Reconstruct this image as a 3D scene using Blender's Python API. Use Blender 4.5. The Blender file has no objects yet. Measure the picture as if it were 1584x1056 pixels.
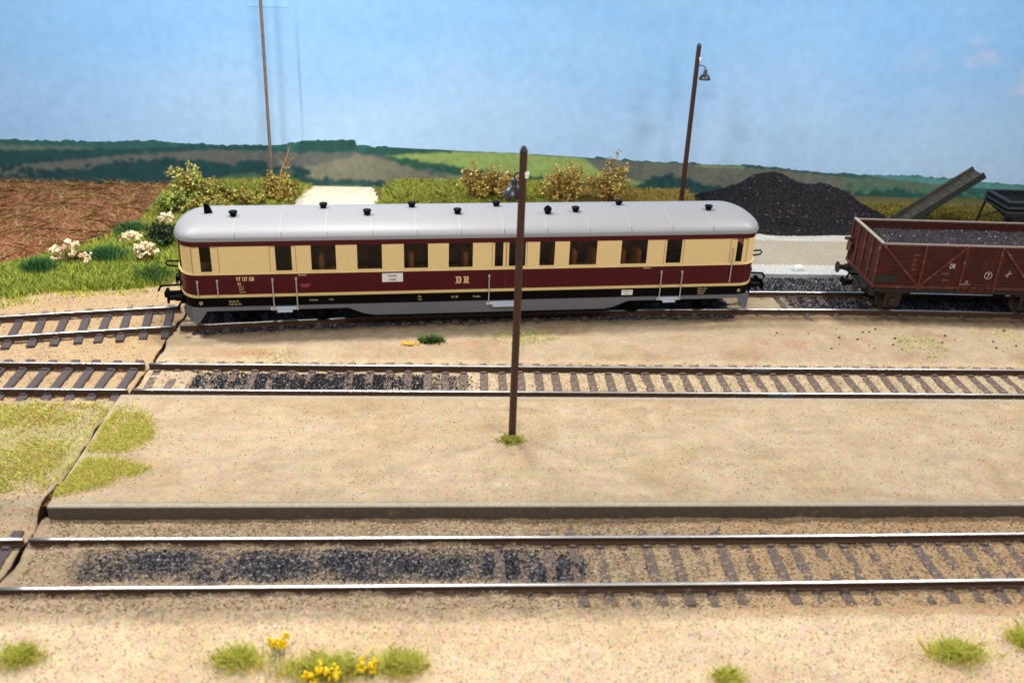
import bpy, math, random
import numpy as np
from mathutils import Vector, Matrix
random.seed(7); rng = np.random.default_rng(11)
R = math.radians
col = bpy.context.scene.collection
scene = bpy.context.scene

# ------------------------------------------------------------------ camera
FPX, PITCH, ROLL, YAW, HC = 1472.9, R(25.325), R(2.258), R(4.07), 12.21
_fw = np.array([math.sin(YAW)*math.cos(PITCH), math.cos(YAW)*math.cos(PITCH), -math.sin(PITCH)])
_r = np.array([math.cos(YAW), -math.sin(YAW), 0.0]); _d = np.cross(_fw, _r)
_c, _s = math.cos(ROLL), math.sin(ROLL)
CR = _r*_c - _d*_s; CD = _d*_c + _r*_s
cam_d = bpy.data.cameras.new('camera'); cam = bpy.data.objects.new('camera', cam_d); col.objects.link(cam)
cam.matrix_world = Matrix(((CR[0], -CD[0], -_fw[0], 0), (CR[1], -CD[1], -_fw[1], 0), (CR[2], -CD[2], -_fw[2], HC), (0, 0, 0, 1)))
cam_d.sensor_width = 36; cam_d.lens = FPX/1584*36; cam_d.clip_end = 400; cam_d.clip_start = .1
cam_d.dof.use_dof = True; cam_d.dof.focus_distance = 29.0; cam_d.dof.aperture_fstop = .32
scene.camera = cam
def G(px, py, z=0.0):                       # a point of the photograph set down on the level z
    d = _fw*FPX + CR*(px-792) + CD*(py-528); t = (z-HC)/d[2]
    return np.array([d[0]*t, d[1]*t, z])
def GY(px, py, Y):                          # the same on the upright plane y = Y
    d = _fw*FPX + CR*(px-792) + CD*(py-528); t = Y/d[1]
    return np.array([d[0]*t, Y, HC+d[2]*t])

# ------------------------------------------------------------------ light
w = bpy.data.worlds.new('World'); scene.world = w; w.use_nodes = True
bg = w.node_tree.nodes['Background']; bg.inputs[0].default_value = (.92, .95, 1, 1); bg.inputs[1].default_value = .20
def area(name, loc, target, sx, sy, power, colr=(1, .98, .95)):
    l = bpy.data.lights.new(name, 'AREA'); l.shape = 'RECTANGLE'; l.size = sx; l.size_y = sy; l.energy = power; l.color = colr
    o = bpy.data.objects.new(name, l); col.objects.link(o); o.location = loc
    o.rotation_euler = (Vector(target)-Vector(loc)).to_track_quat('-Z', 'Y').to_euler(); return o
for lx in (-14.5, -2.6, 19.5):
    area('ceiling_lamp', (lx, 29.6, 19), (lx, 25, 0), 4.0, 1.6, 2900)
area('room_lamp', (-7, -2, 27), (0, 30, 0), 9, 5, 3600, (1, .98, .95))
area('room_lamp', (19, 4, 25), (8, 34, 0), 7, 4, 2000, (1, .98, .95))
vs = scene.view_settings; vs.view_transform = 'Standard'; vs.look = 'None'; vs.exposure = .42; vs.gamma = 1
vs.use_curve_mapping = False

# ------------------------------------------------------------------ helpers
def S(r, g, b):                              # sRGB 0-255 -> linear
    f = lambda c: (c/255/12.92) if c <= 10 else ((c/255+.055)/1.055)**2.4
    return (f(r), f(g), f(b))
def mat(name, c, rough=.6, metal=0.0, spec=.5, noise=0.0, nscale=8.0, bump=0.0, bscale=60.0, coat=0.0, vcol=False, stain=None):
    m = bpy.data.materials.new(name); m.use_nodes = True; nt = m.node_tree; N = nt.nodes; L = nt.links
    b = N['Principled BSDF']; b.inputs['Base Color'].default_value = (*c, 1); b.inputs['Roughness'].default_value = rough
    b.inputs['Metallic'].default_value = metal; b.inputs['Specular IOR Level'].default_value = spec; b.inputs['Coat Weight'].default_value = coat
    tc = N.new('ShaderNodeTexCoord'); src = None
    if vcol:
        a = N.new('ShaderNodeAttribute'); a.attribute_name = 'Col'; src = a.outputs['Color']
    if noise > 0 or stain:
        n = N.new('ShaderNodeTexNoise'); n.inputs['Scale'].default_value = nscale; n.inputs['Detail'].default_value = 6; n.inputs['Roughness'].default_value = .65
        L.new(tc.outputs['Object'], n.inputs['Vector'])
        if stain:
            cr = N.new('ShaderNodeValToRGB'); cr.color_ramp.elements[0].position = stain[1]; cr.color_ramp.elements[1].position = stain[2]
            L.new(n.outputs[0], cr.inputs[0])
            mx = N.new('ShaderNodeMix'); mx.data_type = 'RGBA'; L.new(cr.outputs[0], mx.inputs[0])
            mx.inputs[6].default_value = (*c, 1); mx.inputs[7].default_value = (*stain[0], 1)
            if src: L.new(src, mx.inputs[6])
            src = mx.outputs[2]
        if noise > 0:
            n2 = N.new('ShaderNodeTexNoise'); n2.inputs['Scale'].default_value = nscale*2.7; n2.inputs['Detail'].default_value = 5
            L.new(tc.outputs['Object'], n2.inputs['Vector'])
            mr = N.new('ShaderNodeMapRange'); mr.inputs[1].default_value = .3; mr.inputs[2].default_value = .7
            mr.inputs[3].default_value = 1-noise; mr.inputs[4].default_value = 1+noise; L.new(n2.outputs[0], mr.inputs[0])
            v = N.new('ShaderNodeVectorMath'); v.operation = 'SCALE'; L.new(mr.outputs[0], v.inputs['Scale'])
            if src: L.new(src, v.inputs[0])
            else: v.inputs[0].default_value = c
            src = v.outputs[0]
    if src: L.new(src, b.inputs['Base Color'])
    if bump > 0:
        nb = N.new('ShaderNodeTexNoise'); nb.inputs['Scale'].default_value = bscale; nb.inputs['Detail'].default_value = 4; L.new(tc.outputs['Object'], nb.inputs['Vector'])
        bp = N.new('ShaderNodeBump'); bp.inputs['Strength'].default_value = bump; bp.inputs['Distance'].default_value = .02
        L.new(nb.outputs[0], bp.inputs['Height']); L.new(bp.outputs[0], b.inputs['Normal'])
    return m
def tag(o, label=None, cat=None, group=None, kind=None):
    if label: o['label'] = label
    if cat: o['category'] = cat
    if group: o['group'] = group
    if kind: o['kind'] = kind
    return o
def empty(name, loc, rz=0, **k):
    o = bpy.data.objects.new(name, None); col.objects.link(o); o.location = loc; o.rotation_euler = (0, 0, rz); o.empty_display_size = .2
    return tag(o, **k)
def link(name, me, m, parent=None, smooth=False):
    ms = m if isinstance(m, (list, tuple)) else [m]
    for x in ms: me.materials.append(x)
    if smooth: me.polygons.foreach_set('use_smooth', [True]*len(me.polygons))
    o = bpy.data.objects.new(name, me); col.objects.link(o)
    if parent: o.parent = parent
    return o
class MB:
    def __init__(s): s.v = []; s.f = []; s.m = []; s.cur = 0
    def quad(s, *p):
        i = len(s.v); s.v += [tuple(map(float, q)) for q in p]; s.f.append(tuple(range(i, i+len(p)))); s.m.append(s.cur)
    def box(s, c, d, rz=0, ry=0, bevel=0):
        M = Matrix.Translation(c) @ Matrix.Rotation(rz, 4, 'Z') @ Matrix.Rotation(ry, 4, 'Y')
        x, y, z = d[0]/2, d[1]/2, d[2]/2; i = len(s.v)
        if bevel:
            b = min(bevel, x*.9, y*.9, z*.9); pts = []
            for sz in (-1, 1):
                for (px, py) in ((-x+b, -y), (x-b, -y), (x, -y+b), (x, y-b), (x-b, y), (-x+b, y), (-x, y-b), (-x, -y+b)): pts.append((px, py, sz*(z-b)))
            for sz in (-1, 1):
                for (px, py) in ((-x+b, -y+b), (x-b, -y+b), (x-b, y-b), (-x+b, y-b)): pts.append((px, py, sz*z))
            s.v += [tuple(M @ Vector(p)) for p in pts]
            fs = [(k, (k+1) % 8, 8+(k+1) % 8, 8+k) for k in range(8)]
            fs += [(20, 21, 22, 23), (19, 18, 17, 16)]
            T = [20, 21, 21, 22, 22, 23, 23, 20]; B = [16, 17, 17, 18, 18, 19, 19, 16]
            for k in range(8):
                a, c2 = T[k], T[(k+1) % 8]; f = [8+k, 8+(k+1) % 8, c2, a] if a != c2 else [8+k, 8+(k+1) % 8, a]; fs.append(tuple(f))
                a, c2 = B[k], B[(k+1) % 8]; f = [(k+1) % 8, k, a, c2] if a != c2 else [(k+1) % 8, k, a]; fs.append(tuple(f))
            for f in fs: s.f.append(tuple(i+q for q in f)); s.m.append(s.cur)
            return
        for sx, sy, sz in ((-1, -1, -1), (1, -1, -1), (1, 1, -1), (-1, 1, -1), (-1, -1, 1), (1, -1, 1), (1, 1, 1), (-1, 1, 1)):
            s.v.append(tuple(M @ Vector((sx*x, sy*y, sz*z))))
        for f in ((3, 2, 1, 0), (4, 5, 6, 7), (0, 1, 5, 4), (1, 2, 6, 5), (2, 3, 7, 6), (3, 0, 4, 7)): s.f.append(tuple(i+q for q in f)); s.m.append(s.cur)
    def tube(s, pts, r, n=8, cap=True):
        pts = [Vector(p) for p in pts]; rs = r if isinstance(r, (list, tuple)) else [r]*len(pts); rings = []
        t0 = (pts[1]-pts[0]).normalized(); up = Vector((0, 0, 1)) if abs(t0.z) < .9 else Vector((1, 0, 0)); a = t0.cross(up).normalized()
        for k, p in enumerate(pts):
            t = (pts[min(k+1, len(pts)-1)]-pts[max(k-1, 0)]).normalized(); a = (a-t*a.dot(t)).normalized(); b = t.cross(a); i = len(s.v)
            for j in range(n):
                th = 2*math.pi*j/n; s.v.append(tuple(p+(a*math.cos(th)+b*math.sin(th))*rs[k]))
            rings.append(i)
        for k in range(len(rings)-1):
            for j in range(n): s.f.append((rings[k]+j, rings[k]+(j+1) % n, rings[k+1]+(j+1) % n, rings[k+1]+j)); s.m.append(s.cur)
        if cap:
            s.f.append(tuple(rings[0]+j for j in reversed(range(n)))); s.m.append(s.cur); s.f.append(tuple(rings[-1]+j for j in range(n))); s.m.append(s.cur)
    def lathe(s, prof, o=(0, 0, 0), axis='Z', n=20):      # prof: (radius, height)
        rings = []
        for r_, h in prof:
            i = len(s.v); rings.append(i)
            for j in range(n):
                th = 2*math.pi*j/n; c_, s_ = max(r_, 1e-4)*math.cos(th), max(r_, 1e-4)*math.sin(th)
                p = (c_, s_, h) if axis == 'Z' else ((h, c_, s_) if axis == 'X' else (c_, h, s_))
                s.v.append((p[0]+o[0], p[1]+o[1], p[2]+o[2]))
        for k in range(len(rings)-1):
            for j in range(n): s.f.append((rings[k]+j, rings[k]+(j+1) % n, rings[k+1]+(j+1) % n, rings[k+1]+j)); s.m.append(s.cur)
    def prism(s, poly, z0, z1):
        n = len(poly); i = len(s.v); s.v += [(p[0], p[1], z0) for p in poly]+[(p[0], p[1], z1) for p in poly]
        s.f.append(tuple(i+k for k in reversed(range(n)))); s.f.append(tuple(i+n+k for k in range(n))); s.m += [s.cur]*2
        for k in range(n): s.f.append((i+k, i+(k+1) % n, i+n+(k+1) % n, i+n+k)); s.m.append(s.cur)
    def build(s, name, m, parent=None, smooth=False):
        me = bpy.data.meshes.new(name); me.from_pydata(s.v, [], s.f); me.update()
        if isinstance(m, (list, tuple)): me.polygons.foreach_set('material_index', s.m)
        return link(name, me, m, parent, smooth)
def np_mesh(name, V, F, C=None, m=None, parent=None, smooth=False, extra=None):
    V = np.asarray(V, np.float32); F = np.asarray(F, np.int32); me = bpy.data.meshes.new(name)
    k = F.shape[1]; me.vertices.add(len(V)); me.vertices.foreach_set('co', V.ravel())
    me.loops.add(F.size); me.loops.foreach_set('vertex_index', F.ravel()); me.polygons.add(len(F))
    me.polygons.foreach_set('loop_start', np.arange(0, F.size, k, dtype=np.int32)); me.polygons.foreach_set('loop_total', np.full(len(F), k, np.int32))
    me.update(calc_edges=True); me.validate()
    if C is not None:
        a = me.color_attributes.new('Col', 'FLOAT_COLOR', 'POINT'); cc = np.ones((len(V), 4), np.float32); cc[:, :3] = C; a.data.foreach_set('color', cc.ravel())
    for nm, vals in (extra or {}).items():
        a = me.attributes.new(nm, 'FLOAT', 'POINT'); a.data.foreach_set('value', np.asarray(vals, np.float32))
    return link(name, me, m, parent, smooth)
def lattice(seed):
    return np.random.default_rng(seed).random((256, 256))
_lat = [lattice(k) for k in range(8)]
def vnoise(x, y, k=0):
    x = np.asarray(x, float); y = np.asarray(y, float); xi = np.floor(x).astype(int); yi = np.floor(y).astype(int); fx = x-xi; fy = y-yi
    fx = fx*fx*(3-2*fx); fy = fy*fy*(3-2*fy); T = _lat[k % 8]; a = T[xi % 256, yi % 256]; b = T[(xi+1) % 256, yi % 256]; c = T[xi % 256, (yi+1) % 256]; d = T[(xi+1) % 256, (yi+1) % 256]
    return a*(1-fx)*(1-fy)+b*fx*(1-fy)+c*(1-fx)*fy+d*fx*fy
def fbm(x, y, s=1.0, k=0, o=4):
    t = 0; a = 1; n = 0
    for q in range(o): t = t+a*vnoise(x*s*2**q+17*q+5*k, y*s*2**q+9*q, k+q); n += a; a *= .55
    return t/n
def sstep(a, b, x): t = np.clip((x-a)/(b-a), 0, 1); return t*t*(3-2*t)
def inpoly(X, Y, P):
    ins = np.zeros(np.shape(X), bool); n = len(P)
    for i in range(n):
        x1, y1 = P[i][:2]; x2, y2 = P[(i+1) % n][:2]
        if y1 == y2: continue
        c = ((Y < y1) != (Y < y2)) & (X < (x2-x1)*(Y-y1)/(y2-y1)+x1); ins ^= c
    return ins
def sample_poly(P, n):
    P = np.array([p[:2] for p in P]); lo, hi = P.min(0), P.max(0); out = np.zeros((0, 2))
    while len(out) < n:
        q = rng.random((n*2, 2))*(hi-lo)+lo; out = np.vstack([out, q[inpoly(q[:, 0], q[:, 1], P)]])
    return out[:n]
def rotmats(n, tilt=math.pi):
    a = rng.random(n)*2*math.pi; b = (rng.random(n)*2-1)*tilt; c = rng.random(n)*2*math.pi
    ca, sa, cb, sb, cc, sc = np.cos(a), np.sin(a), np.cos(b), np.sin(b), np.cos(c), np.sin(c); z = np.zeros(n); o = np.ones(n)
    A = np.stack([ca, -sa, z, sa, ca, z, z, z, o], 1).reshape(n, 3, 3); B = np.stack([o, z, z, z, cb, -sb, z, sb, cb], 1).reshape(n, 3, 3)
    Cm = np.stack([cc, -sc, z, sc, cc, z, z, z, o], 1).reshape(n, 3, 3); return A@B@Cm
def scatter(TV, TF, pos, scl, tilt=math.pi, colr=None, jitter=0.0):
    n = len(pos); TV = np.asarray(TV, float); TF = np.asarray(TF); M = rotmats(n, tilt); scl = np.asarray(scl, float)
    if scl.ndim == 1: scl = scl[:, None].repeat(3, 1)
    T = TV[None]*scl[:, None, :]
    if jitter: T = T*(1+(rng.random(T.shape)-.5)*jitter)
    V = np.einsum('nij,nkj->nki', M, T)+np.asarray(pos)[:, None, :]; F = TF[None]+(np.arange(n)*len(TV))[:, None, None]
    C = None if colr is None else np.repeat(np.asarray(colr), len(TV), 0)
    return V.reshape(-1, 3), F.reshape(-1, TF.shape[1]), C
CUBE_V = [(-1, -1, -1), (1, -1, -1), (1, 1, -1), (-1, 1, -1), (-1, -1, 1), (1, -1, 1), (1, 1, 1), (-1, 1, 1)]
CUBE_F = [(3, 2, 1, 0), (4, 5, 6, 7), (0, 1, 5, 4), (1, 2, 6, 5), (2, 3, 7, 6), (3, 0, 4, 7)]
LUMP_V = np.array(CUBE_V)*.5
LEAF_V = [(0, -.5, 0), (.5, 0, .12), (0, .5, 0), (-.5, 0, .12)]; LEAF_F = [(0, 1, 2, 3)]
def pal(cols, n, var=.15):
    c = np.array([S(*x) for x in cols])[rng.integers(0, len(cols), n)]; return np.clip(c*(1+(rng.random((n, 1))-.5)*2*var), 0, 1)
def blades(P, h, wd, lean, cols, var=.2, zf=None):
    """grass: one bent three-sided blade for each point"""
    n = len(P); a = rng.random(n)*2*math.pi; hh = h*(.55+.8*rng.random(n)); ln = lean*hh*(.3+rng.random(n)); b = rng.random(n)*2*math.pi
    z = zf(P[:, 0], P[:, 1]) if zf else (P[:, 2] if P.shape[1] > 2 else np.zeros(n))
    base = np.stack([P[:, 0], P[:, 1], z-.02], 1); dx = np.stack([np.cos(a), np.sin(a), 0*a], 1)*wd*.5*(.7+.6*rng.random(n))[:, None]
    dl = np.stack([np.cos(b), np.sin(b), 0*b], 1); mid = base+dl*(ln*.35)[:, None]+np.array([0, 0, 1])*(hh*.6)[:, None]; tip = base+dl*ln[:, None]+np.array([0, 0, 1])*hh[:, None]
    V = np.stack([base-dx, base+dx, mid+dx*.7, tip, mid-dx*.7], 1).reshape(-1, 3); F = (np.arange(n)*5)[:, None]+np.array([0, 1, 2, 3, 4])
    C = np.repeat(pal(cols, n, var), 5, 0); return V, F, C

# ------------------------------------------------------------------ materials
M_vc = mat('leaf_colour', (1, 1, 1), .75, spec=.2, vcol=True)
M_bladed = mat('fibre_colour', (1, 1, 1), .8, spec=.15, vcol=True)
M_cream = mat('cream_paint', S(232, 204, 146), .32, noise=.03, nscale=3, bump=.03, bscale=90)
M_creamhi = mat('cream_moulding', S(246, 222, 160), .3, noise=.02)
M_maroon = mat('maroon_paint', S(74, 10, 22), .32, spec=.25, noise=.06, nscale=4, bump=.03, bscale=90)
M_black = mat('black_paint', S(8, 7, 9), .4, spec=.06, noise=.1)
M_grey = mat('grey_skirt_paint', S(100, 104, 116), .38, noise=.04, nscale=5)
M_lgrey = mat('light_grey_step', S(190, 198, 210), .35)
M_roof = mat('silver_roof_paint', S(142, 142, 145), .5, metal=.12, spec=.3, noise=.035, nscale=7, bump=.05, bscale=160)
M_seam = mat('roof_seam_paint', S(156, 156, 158), .5, metal=.1, spec=.3)
M_dark = mat('underframe_black', S(7, 6, 7), .8, spec=.1, noise=.2)
M_chrome = mat('rail_rod_paint', S(185, 178, 182), .35, metal=.3)
M_seat = mat('seat_tan', S(200, 150, 100), .7)
M_inner = mat('saloon_brown', S(112, 84, 64), .7)
M_letter = mat('gold_lettering', S(225, 200, 150), .5)
M_white = mat('white_print', S(225, 226, 222), .5)
M_blackp = mat('black_print', S(30, 30, 32), .6)
M_lampred = mat('red_lens', S(170, 30, 40), .15)
M_lampw = mat('clear_lens', S(230, 225, 215), .1)
M_pole = mat('brown_pole_paint', S(62, 34, 28), .42, noise=.12, nscale=5, bump=.06, bscale=50)
M_pblack = mat('pole_cap_black', S(34, 34, 38), .4)
M_insul = mat('white_insulator', S(235, 235, 225), .35)
M_woodg = mat('conveyor_grey_green', S(50, 49, 40), .75, noise=.22, nscale=4, stain=(S(86, 74, 60), .5, .75))
M_dgreen = mat('conveyor_side', S(22, 28, 24), .7, noise=.2)
M_hop = mat('hopper_black', S(13, 14, 18), .5, spec=.25, noise=.25, nscale=6)
M_rust = mat('wagon_rust_brown', S(72, 28, 21), .7, spec=.25, noise=.28, nscale=2.2, bump=.15, bscale=30, stain=(S(60, 36, 32), .46, .66))
M_rustd = mat('wagon_rail_brown', S(84, 36, 27), .62, noise=.3, nscale=5, stain=(S(140, 104, 88), .55, .75))
M_rim = mat('wagon_grey_rim', S(122, 106, 98), .6, noise=.25, nscale=6)
M_wheel = mat('rusty_wheel', S(40, 28, 22), .6, noise=.3, nscale=9)
M_wdark = mat('wagon_frame_black', S(30, 26, 25), .7, noise=.2)
M_chalk = mat('chalk_white', S(205, 195, 190), .8)
M_chalkd = mat('faded_print', S(150, 96, 84), .8)
M_coal = mat('coal_black', S(34, 32, 38), .65, vcol=True, spec=.22)
M_sleeper = mat('sleeper_brown', S(88, 74, 68), .8, noise=.3, nscale=12, bump=.3, bscale=60, stain=(S(150, 128, 104), .5, .66))
M_sleepd = mat('sleeper_dark', S(76, 66, 66), .8, noise=.2, nscale=9, bump=.2, bscale=60)
M_railside = mat('rail_side_brown', S(74, 50, 34), .65, noise=.25, nscale=7)
M_join = mat('rail_joiner_plastic', S(62, 64, 72), .5)
M_dirt = mat('baseboard_brown', S(48, 34, 24), .9, noise=.3, nscale=10)
M_cork = mat('crack_filler', S(128, 98, 66), .9, noise=.25, nscale=14, bump=.4, bscale=40)
def steel():
    m = bpy.data.materials.new('polished_rail_top'); m.use_nodes = True; nt = m.node_tree; b = nt.nodes['Principled BSDF']
    b.inputs['Base Color'].default_value = (.86, .84, .80, 1); b.inputs['Metallic'].default_value = 1; b.inputs['Roughness'].default_value = .3
    n = nt.nodes.new('ShaderNodeTexNoise'); n.inputs['Scale'].default_value = 3; n.inputs['Detail'].default_value = 5; tc = nt.nodes.new('ShaderNodeTexCoord'); nt.links.new(tc.outputs['Object'], n.inputs['Vector'])
    mr = nt.nodes.new('ShaderNodeMapRange'); mr.inputs[3].default_value = .26; mr.inputs[4].default_value = .42; nt.links.new(n.outputs[0], mr.inputs[0]); nt.links.new(mr.outputs[0], b.inputs['Roughness']); return m
M_steel = steel()
def ground_mat(name='sand_ground', grain=26.0, gstr=.38, bump=.35):
    """vertex colour x loose grains of many tints, soot where attribute coal is high, fibres where moss is high"""
    m = bpy.data.materials.new(name); m.use_nodes = True; nt = m.node_tree; N = nt.nodes; L = nt.links; b = N['Principled BSDF']
    b.inputs['Roughness'].default_value = .9; b.inputs['Specular IOR Level'].default_value = .25
    tc = N.new('ShaderNodeTexCoord'); at = N.new('ShaderNodeAttribute'); at.attribute_name = 'Col'
    vo = N.new('ShaderNodeTexVoronoi'); vo.inputs['Scale'].default_value = grain; L.new(tc.outputs['Object'], vo.inputs['Vector'])
    ws = N.new('ShaderNodeSeparateColor'); L.new(vo.outputs['Color'], ws.inputs[0])
    cr = N.new('ShaderNodeValToRGB'); e = cr.color_ramp.elements; e[0].position = 0; e[0].color = (.62, .55, .5, 1); e[1].position = 1; e[1].color = (1.75, 1.7, 1.62, 1)
    for p, c in ((.03, (.74, .68, .62, 1)), (.10, (.84, .79, .74, 1)), (.5, (1.0, .98, .95, 1)), (.78, (1.12, 1.05, .95, 1)), (.93, (1.28, 1.2, 1.08, 1))):
        x = e.new(p); x.color = c
    L.new(ws.outputs[0], cr.inputs[0])
    mg = N.new('ShaderNodeMix'); mg.data_type = 'RGBA'; mg.inputs[0].default_value = gstr; mg.inputs[6].default_value = (1, 1, 1, 1); L.new(cr.outputs[0], mg.inputs[7])
    mu = N.new('ShaderNodeMix'); mu.data_type = 'RGBA'; mu.blend_type = 'MULTIPLY'; mu.inputs[0].default_value = 1; L.new(at.outputs['Color'], mu.inputs[6]); L.new(mg.outputs[2], mu.inputs[7])
    nz = N.new('ShaderNodeTexNoise'); nz.inputs['Scale'].default_value = 1.7; nz.inputs['Detail'].default_value = 8; nz.inputs['Roughness'].default_value = .7; L.new(tc.outputs['Object'], nz.inputs['Vector'])
    mr = N.new('ShaderNodeMapRange'); mr.inputs[1].default_value = .3; mr.inputs[2].default_value = .7; mr.inputs[3].default_value = .87; mr.inputs[4].default_value = 1.12; L.new(nz.outputs[0], mr.inputs[0])
    sc = N.new('ShaderNodeVectorMath'); sc.operation = 'SCALE'; L.new(mu.outputs[2], sc.inputs[0]); L.new(mr.outputs[0], sc.inputs['Scale'])
    for s_n, amt in ((5.5, .34), (19, .30)):
        nh = N.new('ShaderNodeTexNoise'); nh.inputs['Scale'].default_value = s_n; nh.inputs['Detail'].default_value = 5; nh.inputs['Roughness'].default_value = .7; L.new(tc.outputs['Object'], nh.inputs['Vector'])
        vm = N.new('ShaderNodeVectorMath'); vm.operation = 'MULTIPLY_ADD'; L.new(nh.outputs['Color'], vm.inputs[0]); vm.inputs[1].default_value = (amt*2, amt*1.9, amt*2.3); vm.inputs[2].default_value = (1-amt, 1-amt*.95, 1-amt*1.15)
        vq = N.new('ShaderNodeVectorMath'); vq.operation = 'MULTIPLY'; L.new(sc.outputs[0], vq.inputs[0]); L.new(vm.outputs[0], vq.inputs[1]); sc = vq
    # soot and coal dust, plus the shade painted under the railcar
    ca = N.new('ShaderNodeAttribute'); ca.attribute_name = 'coal'; nf = N.new('ShaderNodeTexNoise'); nf.inputs['Scale'].default_value = 9; nf.inputs['Detail'].default_value = 7; nf.inputs['Roughness'].default_value = .8; L.new(tc.outputs['Object'], nf.inputs['Vector'])
    ad = N.new('ShaderNodeMath'); ad.operation = 'ADD'; L.new(ca.outputs['Fac'], ad.inputs[0]); L.new(nf.outputs[0], ad.inputs[1])
    st = N.new('ShaderNodeMapRange'); st.inputs[1].default_value = .82; st.inputs[2].default_value = 1.08; L.new(ad.outputs[0], st.inputs[0])
    vc = N.new('ShaderNodeTexVoronoi'); vc.inputs['Scale'].default_value = grain*.9; L.new(tc.outputs['Object'], vc.inputs['Vector'])
    cc = N.new('ShaderNodeValToRGB'); e = cc.color_ramp.elements; e[0].position = 0; e[0].color = (.014, .014, .02, 1); e[1].position = 1; e[1].color = (.26, .25, .24, 1)
    x = e.new(.6); x.color = (.035, .033, .042, 1); x = e.new(.85); x.color = (.10, .09, .09, 1)
    s2 = N.new('ShaderNodeSeparateColor'); L.new(vc.outputs['Color'], s2.inputs[0]); L.new(s2.outputs[1], cc.inputs[0])
    mc = N.new('ShaderNodeMix'); mc.data_type = 'RGBA'; L.new(st.outputs[0], mc.inputs[0]); L.new(sc.outputs[0], mc.inputs[6]); L.new(cc.outputs[0], mc.inputs[7])
    L.new(mc.outputs[2], b.inputs['Base Color'])
    bp = N.new('ShaderNodeBump'); bp.inputs['Strength'].default_value = bump; bp.inputs['Distance'].default_value = .03; L.new(vo.outputs['Distance'], bp.inputs['Height']); bp.invert = True; L.new(bp.outputs[0], b.inputs['Normal'])
    return m
M_ground = ground_mat()
M_fine = ground_mat('compacted_sand', 40, .34, .25)

# ------------------------------------------------------------------ layout of the place (metres, x along the tracks)
Y1, Y2, GA = 15.464, 23.366, .7175
ZP = .18                                            # top of the platform
PF = G(800, 782.5, ZP)[1]; PB = G(800, 613, ZP)[1]
XC = -8.45
def crack(y): return XC-.10*(y < 18)+.012*(y-20)+.028*np.sin(y*2.1)+.022*np.sin(y*5.7+1)
nr = np.array([(-24, 23.2), (-20, 24.25), (-16.5, 25.12), (-13.09, 25.87), (-10.85, 26.27), (-8.48, 26.7), (-3.18, 27.42), (.05, 27.78), (3.39, 28.14), (5.2, 28.27), (9.66, 28.49), (11.42, 28.52), (13.85, 28.52), (19.22, 28.35), (25, 28.0), (32, 27.4)])
pf = np.polyfit(nr[:, 0], nr[:, 1], 6)
def y3(x): return np.polyval(pf, x)+.70
BK = 41.7                                            # the painted backdrop

def mound(X, Y):
    return .13*sstep(33, 37, Y)*sstep(-9.5, -7.6, X)*(1-sstep(-6.9, -6.3, X))+.16*sstep(34, 38, Y)*sstep(-11.9, -10.6, X)*(1-sstep(-7.6, -6.6, X))+.30*sstep(38, 39.6, Y)*sstep(-3.2, -2.2, X)*(1-sstep(4, 6, X))+.10*sstep(38, 39.6, Y)*sstep(3, 5, X)
def ground_z(X, Y, left):
    X, Y = np.broadcast_arrays(np.asarray(X, float), np.asarray(Y, float))
    z = -.195+(fbm(X, Y, 2.2, 1)-.5)*.09+(fbm(X, Y, 9, 3, 2)-.5)*.05
    if left: z = z+.32*sstep(16.9, 17.6, Y)*(1-sstep(21.7, 22.1, Y)) - .03*(Y > 22)
    else: z = z-.0*X
    z = z+.12*sstep(24.6, 25.3, Y)*(1-sstep(-.2, .5, Y-(y3(X)-2.6)))           # the strip between second and third track
    z = z+.10*sstep(1.3, 2.2, Y-y3(X))
    z = z+mound(X, Y)
    z = z+.05*sstep(16.4, 16.9, Y)*(Y < 17.1)*(not left)
    if not left: z = z+.045*(1-sstep(0, 2.5, X))*(1-sstep(1.3, 1.6, np.abs(Y-Y1)))+.022*(1-sstep(-3, -.5, X))*(1-sstep(.5, .62, np.abs(Y-Y2)))
    return z
def patches(X, Y, pts):
    t = np.zeros(np.shape(X))
    for (px, py, rx, ry, s) in pts:
        c = G(px, py); t = np.maximum(t, s*np.exp(-(((X-c[0])/rx)**2+((Y-c[1])/ry)**2)))
    return t
def coal1(X, Y):
    b1 = (1-sstep(-.1, .25, np.abs(Y-Y1-.05)-.52))
    return b1*(.43+.30*patches(X, Y, [(170, 870, .8, .5, .5), (250, 860, .8, .4, .9), (330, 880, .6, .35, .6), (420, 866, .9, .45, .95), (540, 858, .7, .4, .95), (560, 885, .6, .3, .8), (620, 862, .6, .4, .9), (690, 870, .6, .45, .85), (790, 862, .6, .45, 1.2), (850, 878, .6, .35, 1.1), (890, 862, .4, .35, .9)]))*sstep(-8.0, -7.2, X)*(1-sstep(2.6, 3.3, X))
def coal2(X, Y):
    b2 = (1-sstep(-.05, .2, np.abs(Y-Y2)-.55))
    return b2*(.36+.5*patches(X, Y, [(290, 582, .5, .5, .8), (350, 582, .6, .5, .6), (420, 582, .8, .6, 1.1), (500, 582, .9, .6, 1.0), (570, 582, .7, .6, 1.0), (640, 583, .6, .5, .7), (700, 583, .5, .5, .4), (850, 588, .5, .5, .35)]))*sstep(-7.4, -6.8, X)*(1-sstep(-.5, 2.6, X))
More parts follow.
